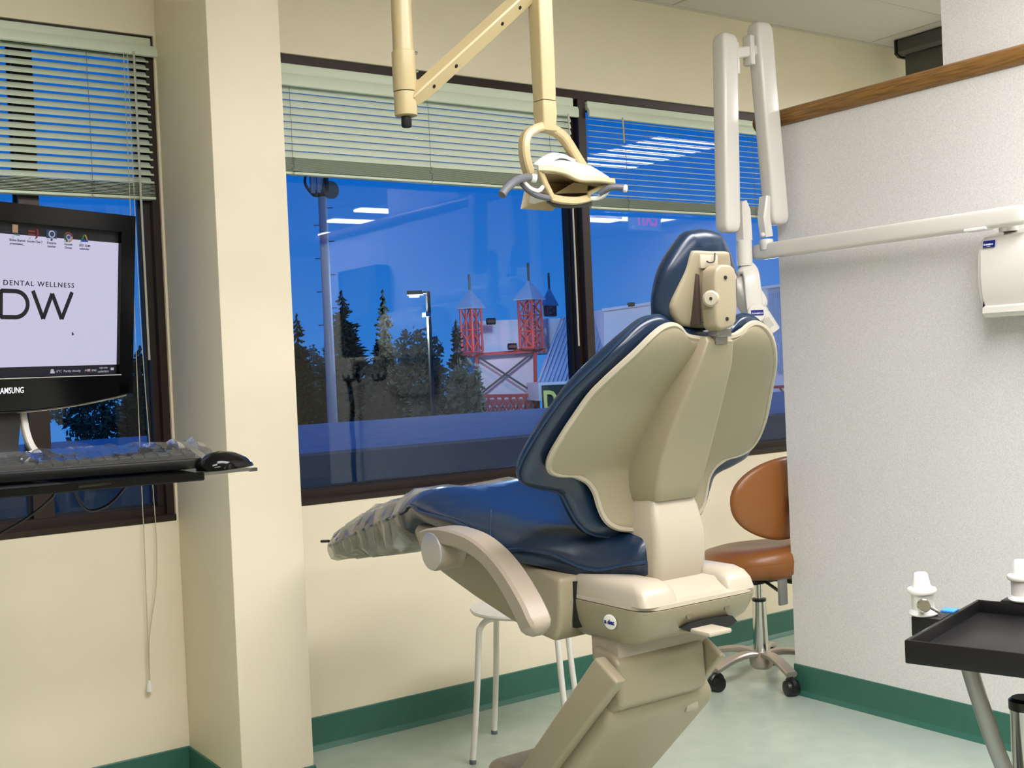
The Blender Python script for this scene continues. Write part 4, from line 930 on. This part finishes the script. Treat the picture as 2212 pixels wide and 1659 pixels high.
# cart with tray
cart = thing('computer_cart', 'black computer cart tray carrying the monitor and keyboard', 'cart', (0.12, 2.1, 0))
RT = Matrix.Translation(V((0.664, 1.835, 1.05))) @ Matrix.Rotation(math.radians(-3.0), 4, 'Z')
obj('tray', MB().box((-0.95, 0.0, -0.010), (0.0, 0.46, 0.0), 0.003, 2, RT), 'black', cart)
obj('tray_lip', MB().box((-0.95, -0.006, -0.010), (-0.002, 0.004, 0.003), 0.002, 1, RT), 'gloss_black', cart)
RM = Matrix.Translation(V((0.664, 1.85, 1.05))) @ Matrix.Rotation(math.radians(5.0), 4, 'Z')
ms = obj('mouse_shelf', MB().box((-0.20, 0.0, -0.004), (0.098, 0.20, 0.0), 0.001, 1, RM), 'acrylic', cart)
obj('shelf_edge', MB().box((-0.06, -0.002, -0.0035), (0.098, 0.001, 0.0005), 0, 1, RM).box((0.086, -0.002, -0.005), (0.1, 0.006, 0.001), 0.001, 1, RM), 'charcoal', ms)
obj('post', MB().lathe([(0.03, 0.06), (0.03, 1.03)], (0.12, 2.15, 0), 20), 'steel', cart)
obj('base', MB().box((-0.15, 1.88, 0.03), (0.39, 2.42, 0.07), 0.015, 3), 'black', cart)
for x, y in ((-0.11, 1.92), (0.35, 1.92), (-0.11, 2.38), (0.35, 2.38)): obj('caster', MB().lathe([(0.012, -0.012), (0.025, -0.010), (0.025, 0.010), (0.012, 0.012)], (x, y, 0.025), 16, (1, 0, 0)), 'black', cart)
# keyboard
RK = Matrix.Translation(V((0.688, 1.905, 1.0515))) @ Matrix.Rotation(math.radians(-9.5), 4, 'Z') @ Matrix.Rotation(math.radians(5.0), 4, 'X')
kb = thing('keyboard', 'black computer keyboard wrapped in clear plastic film', 'keyboard', (0.46, 2.0, 1.051))
obj('body', MB().prism([(-0.44, 0), (-0.012, 0), (0, 0.012), (0, 0.152), (-0.012, 0.165), (-0.44, 0.165), (-0.452, 0.152), (-0.452, 0.012)], 'z', 0.002, 0.020, 0.004, 2, RK), 'black', kb)
key0 = None
for r in range(6):
    nkey = 21; 
    for c in range(nkey):
        if r == 0 and c in (1, 6, 11, 17): continue
        if r == 5 and 4 <= c <= 8 and c != 4: continue
        x = -0.444+c*0.0208; y = 0.150-r*0.0235
        w_ = 0.0178 if not (r == 5 and c == 4) else 0.100
        p = RK @ V((x, y-0.017, 0.020))
        if key0 is None or w_ > 0.05:
            k_ = obj('key', MB().box((0, 0, 0), (w_, 0.0175, 0.0065), 0.0015, 1), 'black', None); k_.parent = kb
            k_.matrix_local = Matrix.Translation(p-WORLD[kb.name]) @ RK.to_3x3().to_4x4()
            if w_ < 0.05: key0 = k_
        else:
            k_ = key0.copy(); COL.objects.link(k_); k_.parent = kb
            k_.matrix_local = Matrix.Translation(p-WORLD[kb.name]) @ RK.to_3x3().to_4x4()
rk = random.Random(3); rows = []
for j in range(9):
    row = []
    for i in range(46):
        x = -0.47+i*0.0113; y = -0.012+j*0.0237
        h = 0.0305+rk.uniform(-0.002, 0.004)+(0.006 if i > 34 and 3 < j < 7 and i % 3 == 0 else 0)
        if j == 0: h = 0.021; y = -0.003
        if j == 8: h = 0.010
        if i > 43: h = 0.012; x = -0.47+43*0.0113+(i-43)*0.004
        row.append(RK @ V((x, y, h)))
    rows.append(row)
obj('plastic_film', MB().grid(rows), 'lightwrap', kb, 0.3)
# mouse
mc = onz(462, 996, 1.055)
mc = V((0.726, 1.905, 1.0505))
ang = math.radians(-62); rings = []
for t, wd, h in ((-1, 0.35, 0.30), (-0.9, 0.72, 0.60), (-0.6, 0.98, 0.92), (-0.2, 1.0, 1.0), (0.25, 0.95, 0.90), (0.65, 0.85, 0.64), (0.92, 0.62, 0.38), (1, 0.35, 0.22)):
    ring = []
    for k in range(14):
        q_ = math.pi*k/13
        lx, lz = 0.030*wd*math.cos(q_), 0.031*h*math.sin(q_)
        ly = t*0.055
        ring.append(mc+V((lx*math.cos(ang)-ly*math.sin(ang), lx*math.sin(ang)+ly*math.cos(ang), lz)))
    rings.append(ring)
mo = thing('computer_mouse', 'glossy black computer mouse at the end of the keyboard tray', 'mouse', mc)
obj('shell', MB().loft(rings), 'gloss_black', mo, 1.2)
obj('wheel', MB().lathe([(0.006, -0.004), (0.009, -0.002), (0.009, 0.002), (0.006, 0.004)], mc+V((0.03*math.sin(-ang)*0, 0, 0))+V((-math.sin(ang)*0.033, math.cos(ang)*0.033, 0.013)), 14, (math.cos(ang), math.sin(ang), 0)), 'black', mo)
# cables under the tray
obj('cable', MB().tube(spline([ony(160, 1050, 2.05), ony(168, 1078, 2.05), ony(195, 1103, 2.05), ony(240, 1086, 2.05), ony(283, 1036, 2.05)]), 0.0025, 8), 'black', cart)
obj('cable', MB().tube(spline([ony(118, 1052, 2.1), ony(112, 1075, 2.1), ony(60, 1118, 2.12), ony(-10, 1160, 2.14), ony(-120, 1240, 2.16), V((0.13, 2.12, 0.6)), V((0.135, 2.118, 0.08))]), 0.0025, 8), 'black', cart)

# ------------------------------------------------------------------ tray trolley on the right
TA = V((1.348, 1.015, 0)); t1 = V((0.9626, 0.2709, 0)); t2 = V((0.2709, -0.9626, 0))
def tp(a, b, z): return TA+t1*a+t2*b+V((0, 0, z))
tr_ = thing('tray_trolley', 'black instrument tray on a steel trolley in front of the partition', 'trolley', tp(0.155, 0.22, 0))
def tbox(a0, a1, b0, b1, z0, z1, bev=0.0):
    mx = Matrix((t1, t2, V((0, 0, 1)))).transposed().to_4x4(); mx.translation = TA
    return MB().box((a0, b0, z0), (a1, b1, z1), bev, 2, mx)
TL1, TL2 = 0.31, 0.44
pan = obj('tray_pan', tbox(0.003, TL1-0.003, 0.003, TL2-0.003, 0.766, 0.781, 0.003), 'tray_black', tr_)
obj('tray_rim', tbox(0, 0.006, 0, TL2, 0.767, 0.800, 0.0025), 'tray_black', pan); obj('tray_rim', tbox(TL1-0.006, TL1, 0, TL2, 0.767, 0.800, 0.0025), 'tray_black', pan)
obj('tray_rim', tbox(0.005, TL1-0.005, 0, 0.006, 0.767, 0.800, 0.0025), 'tray_black', pan); obj('tray_rim', tbox(0.005, TL1-0.005, TL2-0.006, TL2, 0.767, 0.800, 0.0025), 'tray_black', pan)
for a, b in ((0.035, 0.075), (TL1-0.035, 0.075), (0.035, TL2-0.075), (TL1-0.035, TL2-0.075)):
    cxa, cxb = TL1/2, TL2/2
    pts = [tp(a, b, 0.767), tp(a+(cxa-a)*0.03, b+(cxb-b)*0.10, 0.71), tp(a+(cxa-a)*0.12, b+(cxb-b)*0.25, 0.63), tp(a+(cxa-a)*0.30, b+(cxb-b)*0.50, 0.53), tp(a+(cxa-a)*0.55, b+(cxb-b)*0.72, 0.44), tp(a+(cxa-a)*0.85, b+(cxb-b)*0.9, 0.39)]
    obj('support_tube', MB().tube(spline(pts, 4), 0.0115, 12), 'steel', tr_)
ctr = far(2216, 1565, 1.60); ctr = V((ctr.x, ctr.y, 0))
obj('column', MB().lathe([(0.020, 0.05), (0.020, 0.70), (0.016, 0.702)], ctr, 20), 'chrome', tr_)
obj('column_cap', MB().lathe([(0.0215, 0.700), (0.0215, 0.712), (0.017, 0.716)], ctr, 20), 'black', tr_)
for k in range(4):
    u = V((math.cos(0.6+k*math.pi/2), math.sin(0.6+k*math.pi/2), 0))
    obj('foot', MB().bar([ctr+V((0, 0, 0.07)), ctr+u*0.22+V((0, 0, 0.062))], 0.035, 0.02), 'steel', tr_)
    obj('caster', MB().lathe([(0.012, -0.012), (0.027, -0.010), (0.027, 0.010), (0.012, 0.012)], ctr+u*0.21+V((0, 0, 0.027)), 16, V((-u.y, u.x, 0))), 'black', tr_)
# valve holders clipped to the tray edge
def valve(a, b, label, knob):
    base = tp(a, b, 0.803)
    v_ = thing('valve_holder', label, 'valve', base, 'white suction valves on the tray edge')
    ax = V((-0.05, 0.0, 1)).normalized()
    obj('body', MB().lathe([(0.0205, 0.0), (0.0215, 0.002), (0.0205, 0.005), (0.0165, 0.008), (0.0160, 0.027), (0.0170, 0.031), (0.0205, 0.033), (0.0215, 0.036), (0.0205, 0.039), (0.0140, 0.041), (0.0125, 0.046), (0.0098, 0.061), (0.0085, 0.0625), (0, 0.0625)], base, 28, ax), 'white_plastic', v_, 0.7)
    if knob:
        kp = base+ax*0.018-t1*0.010-V((0.010, 0.012, 0)); kn = V((-0.62, -0.75, 0.1)).normalized()
        obj('knob', MB().lathe([(0.0092, 0.0), (0.0098, 0.001), (0.0098, 0.005), (0.0088, 0.0062), (0, 0.0062)], kp, 24, kn), 'chrome', v_)
        obj('knob_stem', MB().tube([kp+kn*0.001, kp-kn*0.01], 0.004, 10), 'steel', v_)
        obj('lever', MB().tube([kp+V((0.008, -0.006, -0.004)), kp+V((0.022, -0.014, -0.014))], 0.0018, 8), 'chrome', v_)
    return v_
vb = onz(1995, 1326, 0.803)-TA; va, vbb = vb.dot(t1), vb.dot(t2)
obj('holder_bracket', tbox(va-0.020, va+0.028, vbb-0.012, 0.002, 0.772, 0.802, 0.002), 'black', tr_)
obj('bracket_sticker', tbox(va+0.034, va+0.058, -0.016, 0.004, 0.8005, 0.8035, 0.0005), 'blue_sticker', tr_)
obj('sticker_ledge', tbox(va+0.026, va+0.060, -0.018, 0.004, 0.790, 0.8005, 0.001), 'black', tr_)
valve(va, vbb, 'white suction valve with a chrome knob at the left tray edge', True)
v2 = onz(2222, 1288, 0.803)-TA
obj('holder_bracket', tbox(TL1-0.004, TL1+0.028, v2.dot(t2)-0.03, v2.dot(t2)+0.02, 0.772, 0.802, 0.002), 'black', tr_)
valve(TL1+0.012, v2.dot(t2), 'white suction valve at the far right tray edge cut by the frame', False)

# ------------------------------------------------------------------ ceiling track box seen beside the column
tb = thing('ceiling_track_box', 'dark grey metal box hanging under the ceiling beside the upper column', 'ceiling unit', (4.6, 3.1, CEIL))
obj('rail', MB().prism([(4.545, 2.612), (4.545, 2.560), (4.56, 2.545), (4.66, 2.545), (4.67, 2.56), (4.67, 2.612)], 'y', 2.5, 3.33), 'charcoal', tb)
obj('case', MB().box((4.57, 2.5, 2.442), (4.80, 3.315, 2.548), 0.012, 2), 'charcoal', tb)
obj('end_cap', MB().prism([(4.538, 2.616), (4.538, 2.552), (4.56, 2.538), (4.668, 2.538), (4.678, 2.552), (4.678, 2.616)], 'y', 3.33, 3.342), 'black', tb)

# ------------------------------------------------------------------ things on the partition's near half (seen mirrored in the window)
wmn = thing('wall_screen', 'dark framed wall screen mounted on the partition, seen mirrored in the window', 'screen', (XP, 1.18, 1.3))
obj('frame', MB().box((XP-0.09, 0.95, 1.30), (XP-0.001, 1.42, 1.80), 0.015, 3), 'black', wmn)
obj('display', MB().box((XP-0.093, 1.02, 1.52), (XP-0.0895, 1.35, 1.76)), 'charcoal', wmn)
sf_ = tag(obj('wall_shelf', MB().box((XP-0.09, 0.90, 1.275), (XP-0.001, 1.82, 1.298), 0.004, 2), 'white_plastic'), 'narrow white shelf strip on the partition, seen mirrored in the window', 'shelf')
for y, hose in ((0.99, True), (1.345, False)):
    hk = thing('coat_hook', 'black double coat hook with a hanging hose' if hose else 'empty black double coat hook', 'hook', (XP, y, 1.2), 'hooks on the partition')
    obj('plate', MB().box((XP-0.012, y-0.015, 1.16), (XP-0.001, y+0.015, 1.26), 0.003, 2), 'black', hk)
    for s in (-1, 1): obj('prong', MB().tube(spline([(XP-0.01, y, 1.22), (XP-0.04, y+s*0.015, 1.17), (XP-0.075, y+s*0.03, 1.165), (XP-0.085, y+s*0.035, 1.20)], 4), 0.006, 8), 'black', hk)
    if hose:
        rh = random.Random(8)
        for k in range(1):
            tag(obj('hose', MB().tube(spline([(XP-0.07, y+0.01*(k-1), 1.185)]+[(XP-0.05, y+0.012*(k-1)+rh.uniform(-0.012, 0.012), 1.1-0.1*i) for i in range(8)], 4), 0.016, 8), 'charcoal'), 'dark coiled hose hanging from the coat hook, seen mirrored in the window', 'hose')
# ------------------------------------------------------------------ outside
gnd = struct('ground', MB().box((-60, YW+4, -6.2), (140, 160, -6.0)), 'asphalt', 'dark parking ground far below the windows', 'ground')
rf0 = onz(650, 918, 0.45).y; rf1 = onz(655, 991, 0.45).y
rr = thing('lower_roof', 'flat membrane roof of the lower building outside', 'roof', (10, rf1, -6.0), kind='structure')
obj('deck', MB().box((-25, rf1+0.35, 0.20), (70, rf0, 0.45)), 'roof_blue', rr)
obj('parapet', MB().box((-25, rf1, -6.0), (70, rf1+0.40, 0.47)), 'conc', rr)

def conifer(px, ztop_py, Z, wpx, label, seed, mt_='fir', base=-6.0):
    r_ = random.Random(seed); top = far(px, ztop_py, Z); x, y = top.x, top.y; H = top.z-base; W = wpx*Z/FPX/2
    t = thing('conifer_tree', label, 'tree', (x, y, base), 'trees outside the window')
    obj('trunk', MB().tube([(x, y, base), (x, y, base+H*0.6), (x, y, top.z-0.1)], [0.2, 0.12, 0.02], 8), 'bark', t)
    mb = MB()
    for i in range(1000):
        f = r_.random()**0.62; z = top.z-0.01*H-(H*0.86)*f; rad = W*(0.05+1.25*f**0.8)*(0.84+0.16*math.sin(f*60+seed))
        a = r_.uniform(0, 2*math.pi); L = rad*r_.uniform(0.7, 1.15); u = V((math.cos(a), math.sin(a), 0)); s = V((-u.y, u.x, 0))
        p = V((x, y, z)); dz = -0.30*L*r_.uniform(0.5, 1.2); w_ = L*0.11+0.04
        tip = p+u*L+V((0, 0, dz+0.16*L)); m_ = p+u*L*0.55+V((0, 0, dz*0.8))
        mb.add([p+V((0, 0, 0.1)), m_+s*w_, tip, m_-s*w_, m_-V((0, 0, 0.16*L+0.05))], [(0, 1, 4), (1, 2, 4), (2, 3, 4), (3, 0, 4), (0, 3, 2, 1)])
        for k in range(3):
            q0 = p+u*L*(0.35+0.22*k)+V((0, 0, dz*(0.5+0.2*k))); sg = 1 if k % 2 else -1; tp_ = q0+u*L*0.22+s*sg*L*0.30+V((0, 0, -0.05*L))
            mb.add([q0-u*0.06*L, q0+u*0.12*L, tp_, q0-V((0, 0, 0.10*L+0.03))], [(0, 1, 2), (0, 2, 3), (1, 3, 2), (0, 3, 1)])
    o = obj('foliage', mb, mt_, t, 0.3, True); o['kind'] = 'stuff'
def bushy(px, top_py, Z, wpx, label, seed, base=-6.0, mt_='leaf'):
    r_ = random.Random(seed); top = far(px, top_py, Z); W = wpx*Z/FPX/2; x, y = top.x, top.y; H = top.z-base
    t = thing('leafy_tree', label, 'tree', (x, y, base), 'trees outside the window')
    obj('trunk', MB().tube([(x, y, base), (x, y, base+H*0.5), (x+0.1, y, top.z-H*0.15)], [0.22, 0.15, 0.04], 8), 'bark', t)
    mb = MB()
    for k in range(3600):
        a = r_.uniform(0, 2*math.pi); c = r_.uniform(-1, 1); rr_2 = r_.uniform(0.45, 1)**0.6; bump = 0.8+0.25*math.sin(3*a+seed)*math.cos(4*c)
        p = V((x, y, top.z-H*0.32))+V((math.cos(a)*math.sqrt(1-c*c)*W, math.sin(a)*math.sqrt(1-c*c)*W, c*H*0.32))*rr_2*bump
        d1 = V((r_.uniform(-1, 1), r_.uniform(-1, 1), r_.uniform(-1, 1))).normalized()*r_.uniform(0.10, 0.24); d2 = d1.orthogonal().normalized()*r_.uniform(0.06, 0.14)
        mb.add([p-d1, p+d2, p+d1, p-d2], [(0, 1, 2, 3)])
    o = obj('foliage', mb, mt_, t, 0.3, True); o['kind'] = 'stuff'
conifer(738, 622, 46, 250, 'dark fir tree just right of the antenna pole', 1)
conifer(826, 618, 35, 170, 'darkest broad fir tree left of the street lamp', 2)
conifer(640, 672, 54, 150, 'fir tree at the pillar edge of the window', 3)
conifer(985, 685, 43, 140, 'fir tree left of the red lattice towers', 4)
conifer(300, 742, 48, 190, 'small fir top beside the monitor in the left window', 9)
bushy(900, 698, 56, 150, 'pale leafy tree behind the street lamp', 5)
bushy(690, 740, 76, 190, 'leafy tree behind the antenna pole', 6)
bushy(1000, 770, 41, 110, 'leafy bush in front of the red store frame', 7)
bushy(800, 770, 66, 260, 'wide leafy thicket under the firs', 10)

bushy(215, 752, 62, 260, 'leafy tree seen under the monitor in the left window', 12)
bushy(-60, 748, 70, 240, 'leafy tree at the far left of the left window', 13)
# antenna pole
ZP_ = 40
apb, apt = far(716, 920, ZP_), far(697, 372, ZP_)
ax_, ay_ = (apb.x+apt.x)/2, (apb.y+apt.y)/2
an = thing('antenna_pole', 'grey antenna mast with dish and panel antennas', 'mast', (ax_, ay_, -6.0))
obj('mast', MB().lathe([(0.24, -6.0), (0.175, apb.z), (0.145, apt.z+0.6)], (ax_, ay_, 0), 20), 'galv', an)
rr3 = CR.copy(); rr3.z = 0; rr3.normalize()
for py in range(450, 900, 36):
    z = far(705, py, ZP_).z; s = -1 if (py//36) % 2 else 1
    obj('step_peg', MB().tube([V((ax_, ay_, z)), V((ax_, ay_, z))+rr3*0.34*s], 0.016, 6), 'gasket', an)
def ap(dx, dy_px, dn=0): return V((ax_, ay_, far(700, dy_px, ZP_).z))+rr3*dx*ZP_/FPX-V((math.sin(YAW), math.cos(YAW), 0))*dn
nf = -V((math.sin(YAW-0.16), math.cos(YAW-0.16), 0))
obj('dish', MB().lathe([(0.0, -0.10), (0.16, -0.06), (0.30, 0.02), (0.31, 0.12), (0.0, 0.12)], ap(16, 412), 24, (nf+rr3*0.7).normalized()), 'charcoal', an)
for dx, w_, mt_ in ((-18, 0.16, 'galv'), (-4, 0.18, 'galv'), (12, 0.12, 'gasket')):
    p = ap(dx, 388, 0.2)
    obj('panel_antenna', MB().box(p-V((w_/2, 0.08, 0.5)), p+V((w_/2, 0.08, 0.5)), 0.02, 2), mt_, an)
obj('cable_loop', MB().tube(spline([ap(-30, 372, 0.2), ap(-34, 395, 0.2), ap(-26, 412, 0.2), ap(-12, 425, 0.2), ap(-6, 405, 0.2)], 4), 0.05, 8), 'gasket', an)
obj('clamp', MB().lathe([(0.20, -0.12), (0.26, -0.08), (0.26, 0.08), (0.20, 0.12)], ap(0, 418), 16), 'gasket', an)

# street lamp
ZL = 34
lb_, lt_ = far(934, 760, ZL), far(924, 632, ZL)
lx, ly = lt_.x, lt_.y
sl = thing('street_lamp', 'lit parking lamp on a square post', 'street lamp', (lx, ly, -6.0))
obj('post', MB().box((lx-0.05, ly-0.05, -6.0), (lx+0.05, ly+0.05, lt_.z+0.04)), 'charcoal', sl)
obj('arm', MB().bar([V((lx, ly, lt_.z)), V((lx, ly, lt_.z+0.02))-rr3*0.25], 0.06, 0.08), 'charcoal', sl)
hp = V((lx, ly, lt_.z))-rr3*0.36
obj('head', MB().bar([hp+rr3*0.22, hp-rr3*0.24], 0.30, 0.13, (0, 0, 1), 0.15), 'charcoal', sl)
obj('lens', MB().bar([hp+rr3*0.10-V((0, 0, 0.08)), hp-rr3*0.18-V((0, 0, 0.08))], 0.22, 0.07, (0, 0, 1), 0.3), 'bulb', sl)
obj('box', MB().box((lx-0.16, ly-0.10, far(920, 680, ZL).z-0.06), (lx+0.02, ly+0.1, far(920, 680, ZL).z+0.06)), 'store_roof', sl)

# store: white clad block, red frame, lattice towers, ribbed roof, sign
ZS = 50
sp0 = far(1100, 780, ZS); vn = V((math.sin(YAW), math.cos(YAW), 0))
sn = (vn*math.cos(0.25)-rr3*math.sin(0.25)).normalized(); sr = V((sn.y, -sn.x, 0))
def spx(px, py, back=0.0): return onp(px, py, sp0+sn*back, sn)
store = thing('store_building', 'white clad store with red steel frame, ribbed roof and a green sign', 'store', (sp0.x, sp0.y, -6.0))
c6 = lambda a, b: (960+a/4.879, 560+b/4.879)
def s6(a, b, back=0.0): return spx(*c6(a, b), back)
def slab(pts, depth):
    A = [p for p in pts]; B = [p+sn*depth for p in pts]; return MB().loft([A, B])
def sq(a0, b0, a1, b1, back, depth):
    p, q = s6(a0, b0, back), s6(a1, b1, back)
    u0, u1 = (p-sp0).dot(sr), (q-sp0).dot(sr); o = sp0+sn*back; o = V((o.x, o.y, 0))
    return slab([V((o.x, o.y, q.z))+sr*u0, V((o.x, o.y, q.z))+sr*u1, V((o.x, o.y, p.z))+sr*u1, V((o.x, o.y, p.z))+sr*u0], depth)
def cut(mb):
    return mb
obj('parapet_block', sq(365, 650, 1290, 985, 1.4, 6.0), 'store_white', store)
obj('front_wall', sq(360, 975, 960, 1660, 0.6, 3.0), 'store_white', store)
def bar6(a, b, back, w_=0.14): return MB().bar([s6(*a, back), s6(*b, back)], w_, w_, sn, 0.05)
for a, b in (((335, 1010), (345, 1700)), ((955, 965), (965, 1700)), ((985, 1440), (990, 1700)), ((120, 1010), (365, 1012)), ((350, 1005), (945, 965)), ((735, 960), (1065, 955)), ((360, 1445), (1030, 1430))):
    obj('frame_beam', bar6(a, b, 0.15), 'red_steel', store)
obj('cross_brace', bar6((360, 1030), (950, 1410), 0.2, 0.08), 'charcoal', store); obj('cross_brace', bar6((370, 1430), (935, 980), 0.2, 0.08), 'charcoal', store)
for k in range(8):
    a0_ = 372+k*76
    obj('lattice_bar', bar6((a0_, 1650), (a0_+110, 1445), 0.1, 0.07), 'red_steel', store); obj('lattice_bar', bar6((a0_, 1445), (a0_+110, 1650), 0.12, 0.07), 'red_steel', store)
# ribbed roof between block and sign, continues behind the mullion
rfp = [s6(1290, 600, 1.0), s6(1700, 560, 1.0), s6(2000, 560, 1.0), s6(2000, 1300, -1.5), s6(985, 1305, -1.5), s6(1065, 1060, -0.6)]
obj('ribbed_roof', slab(rfp, 0.15), 'store_roof', store)
for k in range(22):
    t = k/21; a, b = s6(1240+k*44, 610-k*1.2, 0.95), s6(990+k*44, 1300, -1.55)
    if k > 16: continue
    obj('roof_rib', MB().bar([a, b], 0.07, 0.10, sn, 0.1), 'store_roof', store)
obj('eave_board', sq(990, 1300, 2000, 1440, -1.6, 2.0), 'store_white', store)
sg = obj('sign_board', sq(1035, 1330, 1700, 1640, -1.9, 0.2), 'sign_green', store)
o_ = s6(1045, 1590, -1.95)
text('sign_lettering', 'DO', (s6(1045, 1380, -1.95).z-o_.z)*1.38, o_, sr, (0, 0, 1), 'sign_yellow', store, width=(s6(1345, 1590, -1.95)-o_).length, bold=0.03, depth=0.05)
obj('upper_wall', slab([spx(1305, 668, -0.5), spx(1760, 608, -2.5), spx(1760, 860, -2.5), spx(1305, 900, -0.5)], 3.0), 'store_white', store)
obj('coping', MB().bar([spx(1300, 670, -0.6), spx(1760, 606, -2.7)], 0.3, 0.12, (0, 0, 1), 0.1), 'store_white', store)
for k in range(10):
    px = 1662+k*4.2
    obj('cladding_rib', MB().bar([spx(px, 634-(px-1662)*0.12, -2.85), spx(px+2, 800, -2.85)], 0.04, 0.05, sn, 0.1), 'store_roof', store)
obj('frame_beam', MB().bar([spx(1630, 838, -3.1), spx(1760, 832, -3.1)], 0.12, 0.12, sn, 0.1), 'red_steel', store)
for px in (1655, 1685): obj('lattice_bar', MB().bar([spx(px, 838, -3.1), spx(px+16, 862, -3.1)], 0.08, 0.08, sn, 0.1), 'red_steel', store)
for a, b in ((490, 655), (715, 920)):
    p = s6(a, b, -0.2)
    obj('floodlight', MB().bar([p-sr*0.18, p+sr*0.18], 0.3, 0.28, (0, 0, 1), 0.3), 'gasket', store)
p = spx(1363, 658, -1.0); obj('floodlight', MB().bar([p-sr*0.14, p+sr*0.14], 0.2, 0.18, (0, 0, 1), 0.3), 'gasket', store)
obj('spot_lamp', MB().lathe([(0.0, -0.08), (0.08, 0), (0.0, 0.08)], s6(950, 1598, -1.2), 12), 'bulb', store)
def tower(a0, a1, btop, bbot, bridge, spire, back, label):
    """lattice turret: a0..a1 crop width of the whole turret, bridge = its near corner"""
    t = bpy.data.objects.new('lattice_tower', None); COL.objects.link(t); t.parent = store; t['label'] = label; WORLD[t.name] = WORLD[store.name]
    pl, pr = s6(a0, btop, back), s6(a1, btop, back); zt_, zb2 = pl.z, s6(a0, bbot, back).z
    u0, u1 = (pl-sp0).dot(sr), (pr-sp0).dot(sr); ub = (s6(bridge, btop, back)-sp0).dot(sr)
    o = sp0+sn*back; o = V((o.x, o.y, 0))
    wl, wr = ub-u0, u1-ub; dpt = (wl+wr)*0.62
    c = [o+sr*ub, o+sr*u1+sn*wr*0.9, o+sr*(u0+u1-ub)+sn*(wr*0.9+wl*1.0), o+sr*u0+sn*wl*1.0]
    for q_ in c: obj('corner_post', MB().bar([V((q_.x, q_.y, zb2)), V((q_.x, q_.y, zt_))], 0.09, 0.09, sr, 0.1), 'red_steel', t)
    cells = max(2, round((zt_-zb2)/0.80))
    for f in range(4):
        A, B = c[f], c[(f+1) % 4]; mid = (A+B)/2
        for k in range(cells+1):
            z = zb2+(zt_-zb2)*k/cells
            obj('girt', MB().bar([V((A.x, A.y, z)), V((B.x, B.y, z))], 0.06, 0.06, (0, 0, 1), 0.1), 'red_steel', t)
            if k < cells:
                z2 = zb2+(zt_-zb2)*(k+1)/cells
                for P_, Q_ in ((V((A.x, A.y, z)), V((B.x, B.y, z2))), (V((B.x, B.y, z)), V((A.x, A.y, z2)))): obj('diagonal', MB().bar([P_, Q_], 0.045, 0.045, sn, 0.1), 'red_steel', t)
        obj('mid_post', MB().bar([V((mid.x, mid.y, zb2)), V((mid.x, mid.y, zt_))], 0.04, 0.04, sn, 0.1), 'red_steel', t)
    cc = (c[0]+c[2])/2; ap_ = V((cc.x, cc.y, zt_+(zt_-zb2)*0+0.85))
    ov = [V((q_.x, q_.y, zt_))+(q_-cc).normalized()*0.22 for q_ in c]
    obj('cap_roof', MB().add(ov+[ap_]+[V((p_.x, p_.y, zt_-0.05)) for p_ in ov], [(0, 1, 4), (1, 2, 4), (2, 3, 4), (3, 0, 4), (0, 1, 6, 5), (1, 2, 7, 6), (2, 3, 8, 7), (3, 0, 5, 8), (5, 6, 7, 8)]), 'store_roof', t, 0.3)
    obj('spire', MB().tube([ap_-V((0, 0, 0.1)), V((ap_.x, ap_.y, s6(bridge, spire, back).z))], 0.055, 8), 'charcoal', t)
tower(187, 410, 510, 980, 285, 150, -0.6, 'left red lattice tower on the store')
tower(805, 1050, 415, 930, 915, 30, -0.6, 'tallest red lattice tower on the store')
tower(1060, 1200, 478, 595, 1085, 140, 4.0, 'small red lattice tower peeking behind the tallest one')

def lamp(name, kind, loc, energy, color, parent, size=0.3, aim=None):
    d = bpy.data.lights.new(name, kind); d.energy = energy; d.color = color
    if kind == 'POINT': d.shadow_soft_size = size
    if kind == 'SPOT': d.spot_size = math.radians(100); d.spot_blend = 0.8; d.shadow_soft_size = size
    o = bpy.data.objects.new(name, d); COL.objects.link(o); o.parent = parent; o.location = V(loc)-_loc(parent)
    if aim is not None: o.rotation_euler = (V(aim)-V(loc)).to_track_quat('-Z', 'Y').to_euler()
    return o
lamp('lamp_glow', 'POINT', hp-V((0, 0, 0.9)), 420, (0.85, 0.92, 1.0), sl)
lamp('wall_fill', 'POINT', spx(1672, 735, -7.0), 420, (0.72, 0.74, 1.0), store)  # added point light without a fitting, brightens the right end of the store
fl0 = s6(715, 1100, -7.0); lamp('store_fill', 'POINT', fl0+V((0, 0, 3.0)), 1300, (0.50, 0.70, 1.0), store)  # unseen light added in mid-air to lift the store cladding
for a in (240, 880): lamp('tower_glow', 'POINT', s6(a, 860, -1.6), 45, (1.0, 0.42, 0.32), store, 0.1)

ex = thing('exit_sign', 'small lit red exit sign mirrored in the right window pane', 'sign', (5.97, 0.36, 2.4), None)
obj('case', MB().box((5.82, 0.33, 2.20), (6.12, 0.385, 2.40), 0.008, 2), 'white', ex)
obj('hanger', MB().lathe([(0.012, 2.40), (0.012, CEIL-0.006)], (5.97, 0.357, 0), 10), 'white', ex)
text('exit_lettering', 'EXIT', 0.17, (6.08, 0.3862, 2.24), (-1, 0, 0), (0, 0, 1), mat('exit_red', (255, 40, 70), 0.4, emit=4.0), ex, width=0.22, bold=0.004)
